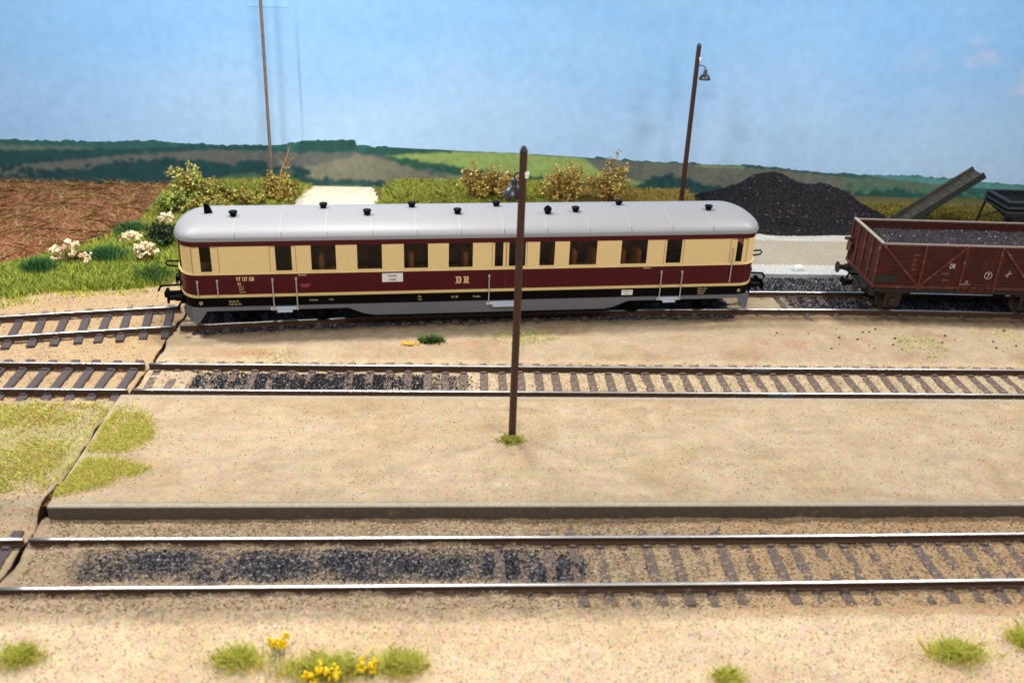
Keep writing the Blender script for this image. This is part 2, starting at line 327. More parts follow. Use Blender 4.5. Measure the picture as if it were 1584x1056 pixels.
def make_ground(left):
    ys = np.unique(np.concatenate([np.arange(-2, 9, .5), np.arange(9, 31.5, .065), np.arange(31.5, BK+.01, .16), [BK+.05]]))
    if left: u = np.concatenate([-np.arange(0, 16, .085)[::-1]])
    else: u = np.concatenate([np.arange(0, 30, .085)])
    ext = np.arange(1, 16)*2.0
    u = np.concatenate([u[0]-ext[::-1], u]) if left else np.concatenate([u, u[-1]+ext])
    gap = lambda y: np.where(y > 28.3, 0.0, np.where((y > 17.0) & (y < 22.2), .045+.02*np.sin(y*4.1), .05+.02*np.sin(y*3.3)))
    U, Yg = np.meshgrid(u, ys); xb = crack(Yg)+(-gap(Yg) if left else gap(Yg)); X = U+xb
    Z = ground_z(X, Yg, left)
    if not left: Z = np.where((Yg > PF+.15) & (Yg < PB-.15), -.3, Z)
    base = np.array(S(222, 199, 166)); n1 = fbm(X, Yg, .8, 2); n2 = fbm(X, Yg, 3, 4)
    C = np.ones(X.shape+(3,))*base
    def mixin(c, t): 
        nonlocal C
        C = C*(1-t[..., None])+np.array(S(*c))*t[..., None]
    mixin((206, 176, 132), sstep(.4, .7, n1)*.5)
    if not left:
        mixin((158, 138, 112), (1-sstep(0, .55, np.abs(Yg-Y1)-1.25))*(.75+.5*(n2-.5)))
        mixin((150, 120, 84), sstep(.15, .5, Yg-Y1-1.0)*(Yg < PF+.2)*.55*(.4+n2))
        mixin((190, 152, 108), (np.abs(Yg-Y1) < 1.5)*sstep(4, 7, X)*.5)
        mixin((214, 192, 158), (1-sstep(0, .3, np.abs(Yg-Y2)-1.2))*.8)
        mixin((186, 166, 134), (1-sstep(0, .5, np.abs(Yg-Y2)-1.2))*sstep(.45,.7,n2)*.5)
        t = sstep(24.7, 25.0, Yg)*(1-sstep(-.3, .2, Yg-(y3(X)-1.5))); mixin((196, 176, 146), t*.85)
        mixin((176, 146, 112), t*sstep(.5, .75, n1)*.45)
        mixin((196, 126, 92), t*patches(X, Yg, [(395, 540, .9, .35, .5), (740, 528, 1.0, .3, .35), (1230, 528, 1.5, .4, .45), (1330, 535, 1.0, .4, .3), (1555, 500, .8, .3, .4)])*sstep(.4, .6, n2))
        mixin((120, 92, 64), (1-sstep(0, .5, np.abs(Yg-(y3(X)-1.05))))*.75*(X > -7.5))
    else:
        mixin((222, 186, 138), .6*sstep(22, 22.3, Yg)*(1-sstep(29, 31, Yg)))
        mixin((196, 168, 132), ((Yg > 14) & (Yg < 17))*.5)
        mixin((176, 154, 120), (1-sstep(.0, .2, np.abs(Yg-22.05)-.15))*.6)
        mixin((196, 196, 116), sstep(17.6, 18.2, Yg)*(1-sstep(21.5, 21.9, Yg))*sstep(.3, .5, n1)*.5)
    mixin((196, 166, 112), sstep(31, 33, Yg)*(X < 10)*.7)
    mixin((128, 120, 60), sstep(32.5, 34, Yg)*(X < 9)*.8)
    mixin((104, 98, 56), sstep(36.8, 37.6, Yg)*(X > 9)*.95)
    mixin((118, 108, 96), sstep(34, 36, Yg)*(X > 9)*(Yg < 38)*.6)
    C = C*(.655+.23*(1-sstep(13.2, 15.6, Yg)))[..., None]*(np.array([.86, .85, .85]) if left else np.array([1, 1.0, 1.0]))  # colour evens out the lamplight: sand painted lighter in the foreground
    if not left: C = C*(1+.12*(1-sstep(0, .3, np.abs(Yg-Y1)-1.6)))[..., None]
    coal = np.zeros(X.shape)
    if not left:
        coal = np.maximum(coal, coal1(X, Yg))
        b1w = (1-sstep(0, .5, np.abs(Yg-Y1)-1.5)); coal = np.maximum(coal, b1w*.34*sstep(-8.2, -6.5, X)*(1-sstep(3.5, 7, X)))
        coal = np.maximum(coal, b1w*.26*sstep(4, 8, X))
        coal = np.maximum(coal, coal2(X, Yg))
        coal = np.maximum(coal, .22*sstep(-.3, .2, .8-np.abs(Yg-Y2)))
        d3 = Yg-y3(X)
        coal = np.maximum(coal, (np.abs(d3) < .72)*(.25+.55*sstep(10.8, 12.3, X))*(X > 9))
        coal = np.maximum(coal, .9*sstep(.65, .9, d3)*(1-sstep(31.6, 31.8, Yg))*(X > 8.5))
        coal = np.maximum(coal, .33*(1-sstep(0, .35, np.abs(d3+1.15)))*(X > -7.5))
        coal = np.maximum(coal, (np.abs(d3) < 1.1)*.72*(X > -7.8)*(X < 9.3))  # blackened over the railcar's footprint, standing in for its shade
        coal = np.maximum(coal, .6*sstep(35.6, 36.3, Yg)*(X > 9.5)*(Yg < 40)*(X < 19))
    ny, nx = X.shape; V = np.stack([X, Yg, Z], 2).reshape(-1, 3); idx = np.arange(ny*nx).reshape(ny, nx)
    F = np.stack([idx[:-1, :-1], idx[:-1, 1:], idx[1:, 1:], idx[1:, :-1]], 2).reshape(-1, 4)
    # skirt down into the gap
    e = idx[:, -1] if left else idx[:, 0]; low = V[e].copy(); low[:, 2] = -.75; low[:, 0] += (.0); k0 = len(V); V = np.vstack([V, low]); Cf = C.reshape(-1, 3); Cf = np.vstack([Cf, np.tile(S(70, 50, 34), (ny, 1))])
    li = np.arange(k0, k0+ny); Fs = np.stack([e[:-1], e[1:], li[1:], li[:-1]] if left else [e[1:], e[:-1], li[:-1], li[1:]], 1)
    co = np.concatenate([coal.ravel(), np.zeros(ny)])
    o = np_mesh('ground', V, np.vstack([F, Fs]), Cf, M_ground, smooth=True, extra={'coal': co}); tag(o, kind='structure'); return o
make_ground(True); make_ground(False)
b = MB(); b.box((0, 19.5, -.8), (90, 46, .1)); tag(b.build('baseboard', M_dirt), kind='structure')
def crack_fill():
    b = MB()
    for (y0, y1, zt) in ((17.4, 21.9, .02), (25.5, 28.4, -.36), (22.2, 25.4, -.30)):
        ys = np.arange(y0, y1, .12)
        for a_, c_ in zip(ys[:-1], ys[1:]):
            for y_ in ((a_, c_),):
                za = zt+random.uniform(-.03, .03); wv = .06
                b.quad((crack(a_)-.14, a_, za-.05), (crack(a_)+.12, a_, za-.04), (crack(c_)+.12, c_, za-.04), (crack(c_)-.14, c_, za-.05))
    o = b.build('ground_joint', M_cork, smooth=False); tag(o, kind='structure')
crack_fill()

# platform ------------------------------------------------------------
def platform():
    x0, x1 = XC+.02, 44; xs = np.concatenate([np.arange(x0, 24, .09), np.arange(24, x1, 1)]); ys = np.linspace(PF+.16, PB-.13, 60)
    X, Y = np.meshgrid(xs, ys); X = X+0*Y; Z = np.full(X.shape, ZP+.004)+(fbm(X, Y, 1.5, 5)-.5)*.012
    n1 = fbm(X, Y, .6, 6); n2 = fbm(X, Y, 2.5, 2); C = np.ones(X.shape+(3,))*np.array(S(206, 184, 150))
    def mx(c, t):
        nonlocal C
        C = C*(1-t[..., None])+np.array(S(*c))*t[..., None]
    mx((194, 166, 126), sstep(.42, .68, n1)*.5); mx((218, 198, 166), sstep(.5, .7, n2)*.45)
    mx((186, 168, 136), (1-sstep(0, .5, Y-PF-.1))*.5+(1-sstep(0, .4, PB-Y-.1))*.55)
    mx((150, 132, 104), sstep(.56, .66, fbm(X*.6, Y*2.2, 1.6, 7))*.2)
    mx((168, 140, 98), patches(X, Y, [(560, 640, 2.5, .5, .35), (850, 668, 1.2, .25, .3), (760, 670, 2.2, .2, .25)]))  # faint cast shadows of the lamp post, painted either side of its foot
    C = C*np.array([.68, .68, .70])
    ny, nx = X.shape; idx = np.arange(ny*nx).reshape(ny, nx); F = np.stack([idx[:-1, :-1], idx[:-1, 1:], idx[1:, 1:], idx[1:, :-1]], 2).reshape(-1, 4)
    o = np_mesh('platform', np.stack([X, Y, Z], 2).reshape(-1, 3), F, C.reshape(-1, 3), M_fine, smooth=True, extra={'coal': np.zeros(X.size)}); tag(o, kind='structure')
    mk = mat('platform_edge_paint', S(86, 75, 63), .8, noise=.18, nscale=3, bump=.2, bscale=30, stain=(S(136, 118, 92), .6, .72))
    mt = mat('platform_edge_top', S(158, 148, 130), .85, noise=.15, nscale=5)
    b = MB(); b.cur = 0; yA, yB = PF, PF+.18
    b.quad((x0, yA, -.35), (x1, yA, -.35), (x1, yA, ZP-.02), (x0, yA, ZP-.02)); b.cur = 1
    b.quad((x0, yA, ZP-.02), (x1, yA, ZP-.02), (x1, yA+.02, ZP), (x0, yA+.02, ZP)); b.quad((x0, yA+.02, ZP), (x1, yA+.02, ZP), (x1, yB, ZP), (x0, yB, ZP))
    b.cur = 0; b.quad((x0, yA, ZP-.02), (x0, yA, -.5), (x0, PB, -.5), (x0, PB, ZP-.02), )
    b.cur = 1; b.quad((x0, PB-.16, ZP), (x1, PB-.16, ZP), (x1, PB, ZP-.01), (x0, PB, ZP-.01)); b.quad((x0, PB, ZP-.01), (x1, PB, ZP-.01), (x1, PB, -.3), (x0, PB, -.3))
    k = b.build('kerb', [mk, mt], o)
platform()

# ------------------------------------------------------------------ tracks
def rail_mesh(cx, off, x0, x1, step=.5):
    """flat-bottomed rail swept along the centre line cx(x)"""
    prof = [(-.072, -.17), (.072, -.17), (.072, -.155), (.014, -.135), (.014, -.05), (.042, -.04), (.042, -.012), (.03, -.002), (0, 0), (-.03, -.002), (-.042, -.012), (-.042, -.04), (-.014, -.05), (-.014, -.135), (-.072, -.155)]
    n = len(prof); xs = np.linspace(x0, x1, max(2, int((x1-x0)/step)+1)); b = MB()
    for x in xs:
        e = .05; t = np.array([2*e, cx(x+e)-cx(x-e)]); t = t/np.linalg.norm(t); nn = np.array([-t[1], t[0]]); c = np.array([x, cx(x)])+nn*off
        for (u, z) in prof: b.v.append((c[0]+nn[0]*u, c[1]+nn[1]*u, z))
    for k in range(len(xs)-1):
        for j in range(n):
            a, c = k*n+j, k*n+(j+1) % n; b.f.append((a, c, c+n, a+n)[::-1]); b.m.append(1 if j in (6, 7, 8, 9) else 0)
    b.f.append(tuple(range(n))); b.m.append(0); b.f.append(tuple(reversed(range((len(xs)-1)*n, len(xs)*n)))); b.m.append(0)
    return b
def sleeper_mb(chairs=True):
    b = MB(); b.box((0, 0, -.235), (.23, 2.46, .13), bevel=.02)
    for s in (-1, 1):
        for q in (-.115, .115): b.box((0, s*GA+q, -.155), (.15, .075, .045))
    return b
def track(label, cx, x0, x1, sp, m, group='railway tracks', bury=0.0, zoff=0):
    t = empty('railway_track', ((x0+x1)/2, float(cx((x0+x1)/2)), 0), label=label, cat='railway track', group=group); ox, oy = t.location.x, t.location.y
    for s in (-1, 1):
        b = rail_mesh(lambda x: float(cx(x)), s*(GA+.04), x0, x1); b.v = [(p[0]-ox, p[1]-oy, p[2]) for p in b.v]
        ro = b.build('rail', [M_railside, M_steel], t); ro.data.polygons.foreach_set('use_smooth', [q.material_index == 1 for q in ro.data.polygons])
    first = None; x = x0+.25 if x0 > -9 else x1-.3
    while x0+.1 < x < x1:
        if first is None: o = sleeper_mb().build('sleeper', m, t); first = o
        else: o = first.copy(); col.objects.link(o); o.parent = t
        e = .05; a = math.atan2(float(cx(x+e)-cx(x-e)), 2*e)
        o.location = (x-ox, float(cx(x))-oy+random.uniform(-.03, .03), zoff+random.uniform(-.03, .012)*bury); o.rotation_euler = (0, 0, a+random.uniform(-.02, .02))
        x += (sp*random.uniform(.93, 1.07)) * (1 if x0 > -9 else -1)
    return t
cL, cRt = lambda y: crack(y)-.055, lambda y: crack(y)+.06
t1 = track('long front track right of the gap, soot between its rails and sleepers half buried', lambda x: Y1+0*x+.0006*np.clip(x-3, 0, 99)**2, float(cRt(Y1)), 24, .52, M_sleeper, bury=.6, zoff=-.003)
t2 = track('long middle track beside the platform, black soot on its left half', lambda x: Y2+0*x, float(cRt(Y2)), 30, .53, M_sleeper, bury=.4, zoff=.012)
t3 = track('rear track beneath the railcar and the coal wagon', y3, float(cRt(27.3)), 31, .53, M_sleeper, bury=1.2, zoff=-.02)
for lab, cx, yy in (('short stub of front track at the left picture edge, left of the gap', lambda x: Y1+0*x, Y1), ('middle track on the left board with bare dark sleepers', lambda x: Y2+0*x, Y2), ('curving rear track on the left board with bare dark sleepers', y3, 27.3)):
    track(lab, cx, -23.5, float(cL(yy)), .60, M_sleepd, zoff=.03)
for (px, py) in ((1175, 573.5), (1207, 610.5)):
    p = G(px, py, -.06); s = 1 if py < 590 else -1; j = MB(); j.box((0, 0, 0), (.75, .03, .1), bevel=.01); o = j.build('rail_joiner', M_join, t2)
    o.location = (p[0]-t2.location.x, s*(GA+.04)-.05, -.085)

# ------------------------------------------------------------------ backdrop (a printed sheet behind the board)
def backdrop():
    m = bpy.data.materials.new('printed_sky'); m.use_nodes = True; nt = m.node_tree; N = nt.nodes; L = nt.links; bs = N['Principled BSDF']; bs.inputs['Roughness'].default_value = .75; bs.inputs['Specular IOR Level'].default_value = .2
    at = N.new('ShaderNodeAttribute'); at.attribute_name = 'Col'; tc = N.new('ShaderNodeTexCoord')
    n = N.new('ShaderNodeTexNoise'); n.inputs['Scale'].default_value = 2.2; n.inputs['Detail'].default_value = 9; n.inputs['Roughness'].default_value = .68; L.new(tc.outputs['Object'], n.inputs['Vector'])
    mr = N.new('ShaderNodeMapRange'); mr.inputs[1].default_value = .3; mr.inputs[2].default_value = .7; mr.inputs[3].default_value = .93; mr.inputs[4].default_value = 1.07; L.new(n.outputs[0], mr.inputs[0])
    sc = N.new('ShaderNodeVectorMath'); sc.operation = 'SCALE'; L.new(at.outputs['Color'], sc.inputs[0]); L.new(mr.outputs[0], sc.inputs['Scale']); L.new(sc.outputs[0], bs.inputs['Base Color'])
    bp = N.new('ShaderNodeBump'); bp.inputs['Strength'].default_value = .35; bp.inputs['Distance'].default_value = .05; L.new(n.outputs[0], bp.inputs['Height']); L.new(bp.outputs[0], bs.inputs['Normal'])
    P = lambda pts: [(lambda q: (q[0], q[2]))(GY(x, y, BK)) for x, y in pts]
    def sheet(name, xs, zs, fn, y):
        X, Z = np.meshgrid(xs, zs); C = fn(X, Z); ny, nx = X.shape; idx = np.arange(ny*nx).reshape(ny, nx); F = np.stack([idx[:-1, :-1], idx[:-1, 1:], idx[1:, 1:], idx[1:, :-1]], 2).reshape(-1, 4)
        o = np_mesh(name, np.stack([X, np.full(X.shape, y), Z], 2).reshape(-1, 3), F, C.reshape(-1, 3), m); tag(o, kind='structure'); return o
    hor = P([(-900, 205), (-300, 214), (0, 216), (60, 218), (120, 220), (240, 219), (300, 223), (370, 227), (400, 226), (458, 223), (466, 218), (545, 217), (549, 218), (552, 226), (568, 225), (580, 229), (600, 228), (720, 234), (800, 237), (905, 244), (1000, 250), (1050, 253), (1145, 257), (1150, 254), (1215, 262), (1280, 268), (1330, 271), (1400, 272), (1500, 280), (1584, 287), (2000, 305), (2600, 330)])
    hx, hz = np.array(hor).T
    def skyc(X, Z):
        n1 = fbm(X, Z, .16, 1, 5); n2 = fbm(X*.6, Z*1.3, .35, 3, 5)
        a = np.array(S(138, 187, 235)); bcol = np.array(S(186, 214, 243)); t = sstep(7.5, 1.0, Z)*.7+(n2-.5)*.5+.08
        lf = sstep(-6, -20, X)*.25; t = np.clip(t-lf, 0, 1)[..., None]; C = a*(1-t)+bcol*t
        cl = sstep(.55, .8, fbm(X*.5+Z*.4, Z*1.1-X*.25, .6, 6, 5))*sstep(18, 27, X)[...]*sstep(3.5, 5.5, Z)*.8
        C = C*(1-cl[..., None])+np.array(S(214, 206, 226))*cl[..., None]
        s = -6.45; ln = np.exp(-((X-s+(7.8-Z)*.015)/.035)**2)*.25; C = C*(1-ln[..., None]); C = C*np.where(X < s, .985, 1.0)[..., None]
        return C
    sky = sheet('sky', np.arange(-45, 60, .1), np.arange(-1.2, 11.5, .12), skyc, BK+.01)
    polys = []
    A = lambda c, pts, jit=0.0, k=0: polys.append((S(*c), P(pts), jit, k))
    A((40, 88, 84), [(-900, 300), (-900, 190), (2600, 190), (2600, 420), (0, 420)])                                     # everything below the skyline
    A((92, 114, 100), [(-900, 226), (0, 224), (110, 227), (150, 230), (0, 234), (-900, 236)], .03)
    A((16, 62, 62), [(-900, 240), (0, 232), (160, 231), (290, 227), (420, 230), (300, 240), (120, 250), (0, 258), (-900, 262)], .06)
    A((96, 96, 90), [(-900, 290), (0, 258), (100, 248), (230, 236), (330, 232), (470, 236), (560, 237), (600, 243), (660, 262), (760, 282), (900, 300), (480, 330), (0, 330)], .04)
    A((122, 118, 98), [(460, 262), (520, 248), (560, 238), (600, 248), (680, 275), (720, 292), (470, 292)], .06)
    A((14, 56, 58), [(-900, 300), (0, 273), (60, 268), (120, 262), (170, 252), (240, 253), (280, 250), (310, 246), (360, 258), (385, 246), (410, 262), (470, 268), (480, 276), (560, 282), (620, 280), (620, 289), (-900, 300)], .10, 2)
    A((66, 96, 66), [(330, 276), (420, 262), (470, 268), (480, 276), (400, 284)], .05)
    A((24, 70, 62), [(455, 236), (468, 216), (548, 216), (552, 233), (500, 236)], .06)
    A((30, 76, 66), [(560, 236), (575, 224), (610, 226), (720, 233), (700, 238), (600, 240)], .05)
    A((146, 166, 88), [(597, 241), (660, 237), (700, 234), (800, 237), (905, 245), (930, 262), (1000, 283), (990, 287), (900, 282), (820, 276), (740, 268), (650, 252)], .02)
    A((34, 82, 60), [(600, 243), (640, 250), (700, 258), (745, 268), (700, 271), (660, 262), (610, 252)], .10)
    A((122, 130, 82), [(690, 272), (760, 270), (900, 283), (990, 288), (1000, 300), (700, 300)], .05)
    A((36, 72, 60), [(690, 266), (745, 265), (850, 278), (930, 286), (850, 289), (760, 280)], .12)
    A((104, 104, 92), [(905, 246), (1050, 253), (1215, 263), (1380, 282), (1400, 300), (1330, 312), (1050, 300), (1000, 284), (930, 266)], .03)
    A((150, 160, 90), [(1070, 256), (1140, 257), (1160, 260), (1090, 259)], .02)
    A((22, 64, 62), [(985, 292), (1000, 278), (1040, 272), (1080, 284), (1120, 290), (1200, 294), (1220, 330), (980, 330)], .12)
    A((92, 110, 90), [(1300, 275), (1400, 278), (1500, 286), (1430, 300), (1330, 300)], .05)
    A((84, 142, 136), [(1330, 271), (1400, 272), (1500, 280), (1584, 287), (2600, 330), (2600, 345), (1584, 297), (1450, 286)], .02)
    A((30, 84, 72), [(1330, 300), (1400, 296), (1450, 300), (1584, 298), (2600, 340), (2600, 480), (1300, 480)], .06)
    A((50, 116, 66), [(1400, 312), (1480, 308), (1584, 314), (2600, 380), (2600, 480), (1400, 480)], .05)
    A((126, 150, 66), [(-900, 292), (0, 287.5), (250, 287.5), (700, 288), (700, 292), (0, 292), (-900, 296)], .0)
    blobs = []; rb = np.random.default_rng(4)
    def treeline(pts, n, r0, r1, c, dy=.05):
        q = np.array(P(pts)); d = np.concatenate([[0], np.cumsum(np.hypot(*np.diff(q, axis=0).T))]); t = rb.random(n)*d[-1]
        for a_, x, z in zip(t, np.interp(t, d, q[:, 0]), np.interp(t, d, q[:, 1])): blobs.append((x, z+rb.normal(0, dy), rb.uniform(r0, r1), np.array(S(*c))*rb.uniform(.7, 1.25)))
    treeline([(0, 235), (100, 238), (200, 236), (300, 228), (420, 228)], 150, .05, .12, (22, 66, 66))
    treeline([(0, 250), (100, 244), (180, 238)], 60, .05, .12, (20, 62, 62)); treeline([(0, 262), (60, 268), (170, 262)], 60, .05, .16, (14, 52, 54), .1)
    treeline([(160, 256), (260, 252), (330, 262), (400, 258), (480, 272)], 120, .08, .22, (16, 58, 60), .12); treeline([(480, 280), (560, 284), (640, 286)], 70, .08, .18, (22, 64, 60), .06)
    treeline([(466, 221), (545, 221)], 60, .08, .15, (26, 72, 64), .05); treeline([(570, 230), (610, 229), (700, 235)], 60, .04, .10, (30, 76, 66), .03)
    treeline([(602, 244), (650, 252), (700, 262), (760, 272), (850, 280)], 110, .05, .12, (34, 80, 62), .05); treeline([(985, 290), (1040, 280), (1090, 292), (1200, 300)], 90, .08, .2, (20, 60, 58), .1)
    treeline([(1140, 256), (1215, 263), (1290, 270)], 50, .03, .09, (34, 76, 66), .02); treeline([(1200, 300), (1330, 306), (1400, 300)], 90, .1, .25, (28, 74, 64), .12); treeline([(1300, 290), (1450, 296), (1584, 312)], 60, .06, .15, (70, 110, 84), .08)
    treeline([(0, 224), (150, 226)], 30, .03, .06, (60, 92, 82), .03); treeline([(0, 285), (200, 284), (400, 284)], 120, .08, .2, (12, 46, 50), .05)
    def hillc(X, Z):
        C = np.zeros(X.shape+(3,)); C[:] = S(38, 96, 88)
        for c, pts, jit, k in polys:
            jx = (fbm(X, Z, 3.0, k+1, 5)-.5)*jit*6; jz = (fbm(X+40, Z, 4.5, k+2, 5)-.5)*jit*5
            C[inpoly(X+jx, Z+jz, pts)] = c
        ix = lambda x: int(np.clip((x-X[0, 0])/.035, 0, X.shape[1]-1))
        for x, z, r_, c in blobs:
            a_, e_ = ix(x-r_*1.3), ix(x+r_*1.3)+1; sl = slice(a_, e_); XX, ZZ = X[:, sl], Z[:, sl]; C[:, sl][((XX-x)**2+((ZZ-z)*1.25)**2) < (r_*(1+(fbm(XX, ZZ, 9, 1, 2)-.5)*.9))**2] = c
        v = .8+.4*fbm(X, Z*2.4, 5, 5, 5); C = C*v[..., None]
        tr = (fbm(X, Z, 7, 2, 4)-.5); st_ = fbm(X*1.2, Z*6, 6, 7, 3)-.5; C = C*(1+tr[..., None]*.6+st_[..., None]*.4)
        for _ in range(3):
            C[1:-1] = (C[:-2]+2*C[1:-1]+C[2:])/4; C[:, 1:-1] = (C[:, :-2]+2*C[:, 1:-1]+C[:, 2:])/4
        C = C*.93+np.array(S(120, 160, 170))*.07
        return C
    # the print is cut along the skyline, with the small bumps of distant trees
    xs = np.arange(-44, 59, .035); base = np.interp(xs, hx, hz); tr = np.clip(fbm(xs, xs*0, 2.3, 4, 4)-.5, 0, 1)*.5+np.clip(fbm(xs, xs*0+5, 7, 1, 2)-.45, 0, 1)*.14
    flat = 1-np.clip(sstep(590, 640, xs*0+0), 0, 1)
    gx0, gx1 = GY(600, 236, BK)[0], GY(905, 245, BK)[0]; tr = tr*np.where((xs > gx0) & (xs < gx1), .15, 1.0); top = base+tr*.55
    K = 90; kk = np.linspace(0, 1, K); X = np.tile(xs, (K, 1)); Z = -1.2+(top+1.2)[None, :]*kk[:, None]; C = hillc(X, Z); ny, nx = X.shape; idx = np.arange(ny*nx).reshape(ny, nx)
    F = np.stack([idx[:-1, :-1], idx[:-1, 1:], idx[1:, 1:], idx[1:, :-1]], 2).reshape(-1, 4)
    o = np_mesh('hills', np.stack([X, np.full(X.shape, BK+.004), Z], 2).reshape(-1, 3), F, C.reshape(-1, 3), m); tag(o, kind='structure')
    a, c = GY(382, -30, BK), GY(447, 12, BK); b = MB(); b.box(((a[0]+c[0])/2, BK-.005, (a[2]+c[2])/2), (c[0]-a[0], .006, a[2]-c[2]))
    tag(b.build('paper_patch', mat('patch_blue', S(142, 196, 238), .7, noise=.03)), 'pale blue paper patch stuck on the sky backdrop behind the thin metal rod', 'paper patch')
backdrop()

# ------------------------------------------------------------------ road, kerb, field, gravel road behind
def sheet_poly(name, pts, z, colr, m, kind='structure', step=.12, zf=None, coal=0.0, dark=None):
    P = np.array([p[:2] for p in pts]); lo, hi = P.min(0), P.max(0); xs = np.arange(lo[0], hi[0]+step, step); ys = np.arange(lo[1], hi[1]+step, step); X, Y = np.meshgrid(xs, ys)
    n = fbm(X, Y, 1.2, 3); Z = (zf(X, Y) if zf else np.full(X.shape, z)); C = np.ones(X.shape+(3,))*np.array(colr)*(.85+.3*n)[..., None]
    ny, nx = X.shape; idx = np.arange(ny*nx).reshape(ny, nx); F = np.stack([idx[:-1, :-1], idx[:-1, 1:], idx[1:, 1:], idx[1:, :-1]], 2).reshape(-1, 4)
    cx_, cy_ = (X[:-1, :-1]+step/2).ravel(), (Y[:-1, :-1]+step/2).ravel(); F = F[inpoly(cx_, cy_, P)]
    used = np.unique(F); mp = np.zeros(ny*nx, int); mp[used] = np.arange(len(used)); V = np.stack([X, Y, Z], 2).reshape(-1, 3)[used]
    o = np_mesh(name, V, mp[F], C.reshape(-1, 3)[used], m, smooth=True, extra={'coal': np.full(len(used), coal)}); tag(o, kind=kind); return o
ROADZ = .02
road = MB()
rx0, rx1, ry0, ry1 = 9.5, 34, 31.99, 36.15
ribs = mat('road_concrete', S(182, 178, 170), .85, noise=.10, nscale=1.2, bump=.1, bscale=25, stain=(S(182, 160, 132), .5, .8))
road.quad((rx0, ry0, ROADZ), (rx1, ry0, ROADZ), (rx1, ry1, ROADZ), (rx0, ry1, ROADZ)); rd = road.build('road', ribs); tag(rd, kind='structure')
b = MB()
for k in range(122):                                  # raised ribs cast across the concrete, running on the skew
    x = 8.2+k*.19
    xa, ya, xb, yb = x+1.9, ry0+.55, x, ry1-.95
    w2 = .026
    if xa > rx1: break
    b.quad((xa-w2, ya, ROADZ+.004), (xa+w2, ya, ROADZ+.004), (xb+w2, yb, ROADZ+.004), (xb-w2, yb, ROADZ+.004))
    for s in (-1, 1): b.quad((xa, ya, ROADZ+.03), (xb, yb, ROADZ+.03), (xb+s*w2, yb, ROADZ+.004), (xa+s*w2, ya, ROADZ+.004))
b.build('road_ribs', mat('rib_concrete', S(150, 136, 112), .95), rd)
b = MB(); b.box((21, 31.72, -.02), (25, .52, .2), bevel=.02); k_ = b.build('kerb', mat('kerb_white', S(174, 176, 174), .8, noise=.15, nscale=3, stain=(S(120, 112, 104), .58, .7))); tag(k_, kind='structure')
p = G(1236, 418, .13); b = MB(); b.box((0, 0, .09), (.32, .24, .26), bevel=.07)
o = b.build('marker_stone', M_white); o.location = (p[0], 31.80, .08); tag(o, 'small white block standing on the pale kerb between railcar and coal wagon', 'marker stone')
bk_kerb = MB()
zf_left = lambda X, Y: ground_z(X, Y, True)
fieldP = [G(-420, 470), G(0, 408), G(60, 395), G(150, 368), G(215, 350), G(262, 318), G(262, 296), (-11.5, 41.65), (-36, 41.65)]
sheet_poly('field', fieldP, 0, S(122, 60, 50), ground_mat('field_soil', 9, .7, 1.0), zf=lambda X, Y: ground_z(X, Y, True)+.06+.09*(fbm(X, Y*1.6, 2.2, 5, 4)-.3), step=.1)
pathP = [G(458, 288), G(577, 288), G(590, 318), G(600, 360), G(440, 360), G(456, 318)]
pathP[0][1] = pathP[1][1] = 41.66
sheet_poly('path', pathP, 0, S(236, 224, 200), M_fine, zf=lambda X, Y: ground_z(X, Y, False)*0+.01)

# ------------------------------------------------------------------ railcar
RC = np.array([.778, 28.38]); RA = math.atan2(.0834, .9965)+.010
LX = lambda s: (s+(s-4)*.006)-4.03                    # measured station -> local x
car = empty('railcar', (RC[0], RC[1], 0), RA, label='maroon and cream railcar with a silver roof and black vents on the rear track', cat='railcar')
HL, HW, EA = 8.98, 1.30, .70
def outline(off=0.0, extra=()):
    """perimeter points (x, y, nx, ny, tag) of the body, near side first"""
    pts = []; a, bb, ex = EA, HW, 2.3
    xs = sorted(set([-HL+EA, HL-EA]+list(extra)+list(np.linspace(-HL+EA, HL-EA, 18))))
    for x in xs: pts.append((x, -HW, 0, -1))
    n = 26
    def endp(sgn):
        out = []
        for k in range(1, n):
            th = -math.pi/2+math.pi*k/n; c, s_ = math.cos(th), math.sin(th)
            x = a*abs(c)**(2/ex); y = bb*math.copysign(abs(s_)**(2/ex), s_)
            gx = abs(x/a)**(ex-1)/a; gy = math.copysign(abs(y/bb)**(ex-1)/bb, y); l = math.hypot(gx, gy); out.append((sgn*(HL-EA+x), y, sgn*gx/l, gy/l))
        return out
    pts += endp(1); fx = [(x, HW, 0, 1) for x in reversed(xs)]; pts += fx; pts += [e for e in reversed(endp(-1))]
    return [(p[0]+p[2]*off, p[1]+p[3]*off, p[2], p[3]) for p in pts]
WIN = [(-4.11, -3.82), (-1.99, -1.55), (-.97, -.28), (.36, 1.06), (1.73, 2.42), (3.06, 3.76), (4.45, 4.68), (4.88, 5.36), (5.82, 6.26), (6.74, 7.57), (8.36, 9.16), (9.8, 10.26), (12.07, 12.28)]
WIN = [(LX(a)-.012, LX(c)+.012) for a, c in WIN]
cuts = [v for w_ in WIN for v in w_]
OUT = outline(0, cuts); NP = len(OUT)
def iswin(i):
    p, q = OUT[i], OUT[(i+1) % NP]; mx = (p[0]+q[0])/2; my = (p[1]+q[1])/2
    if abs(abs(my)-HW) < .01 and abs(mx) < HL-EA:
        for k, (a, c) in enumerate(WIN):
            if a < mx < c: return ('s', k, my > 0)
        return None
    if abs(mx) > HL-EA+.45:
        for k, (a, c) in enumerate(((-1.02, -.42), (-.30, .30), (.42, 1.02))):
            if a < my < c: return ('e', k, mx > 0)
    return None
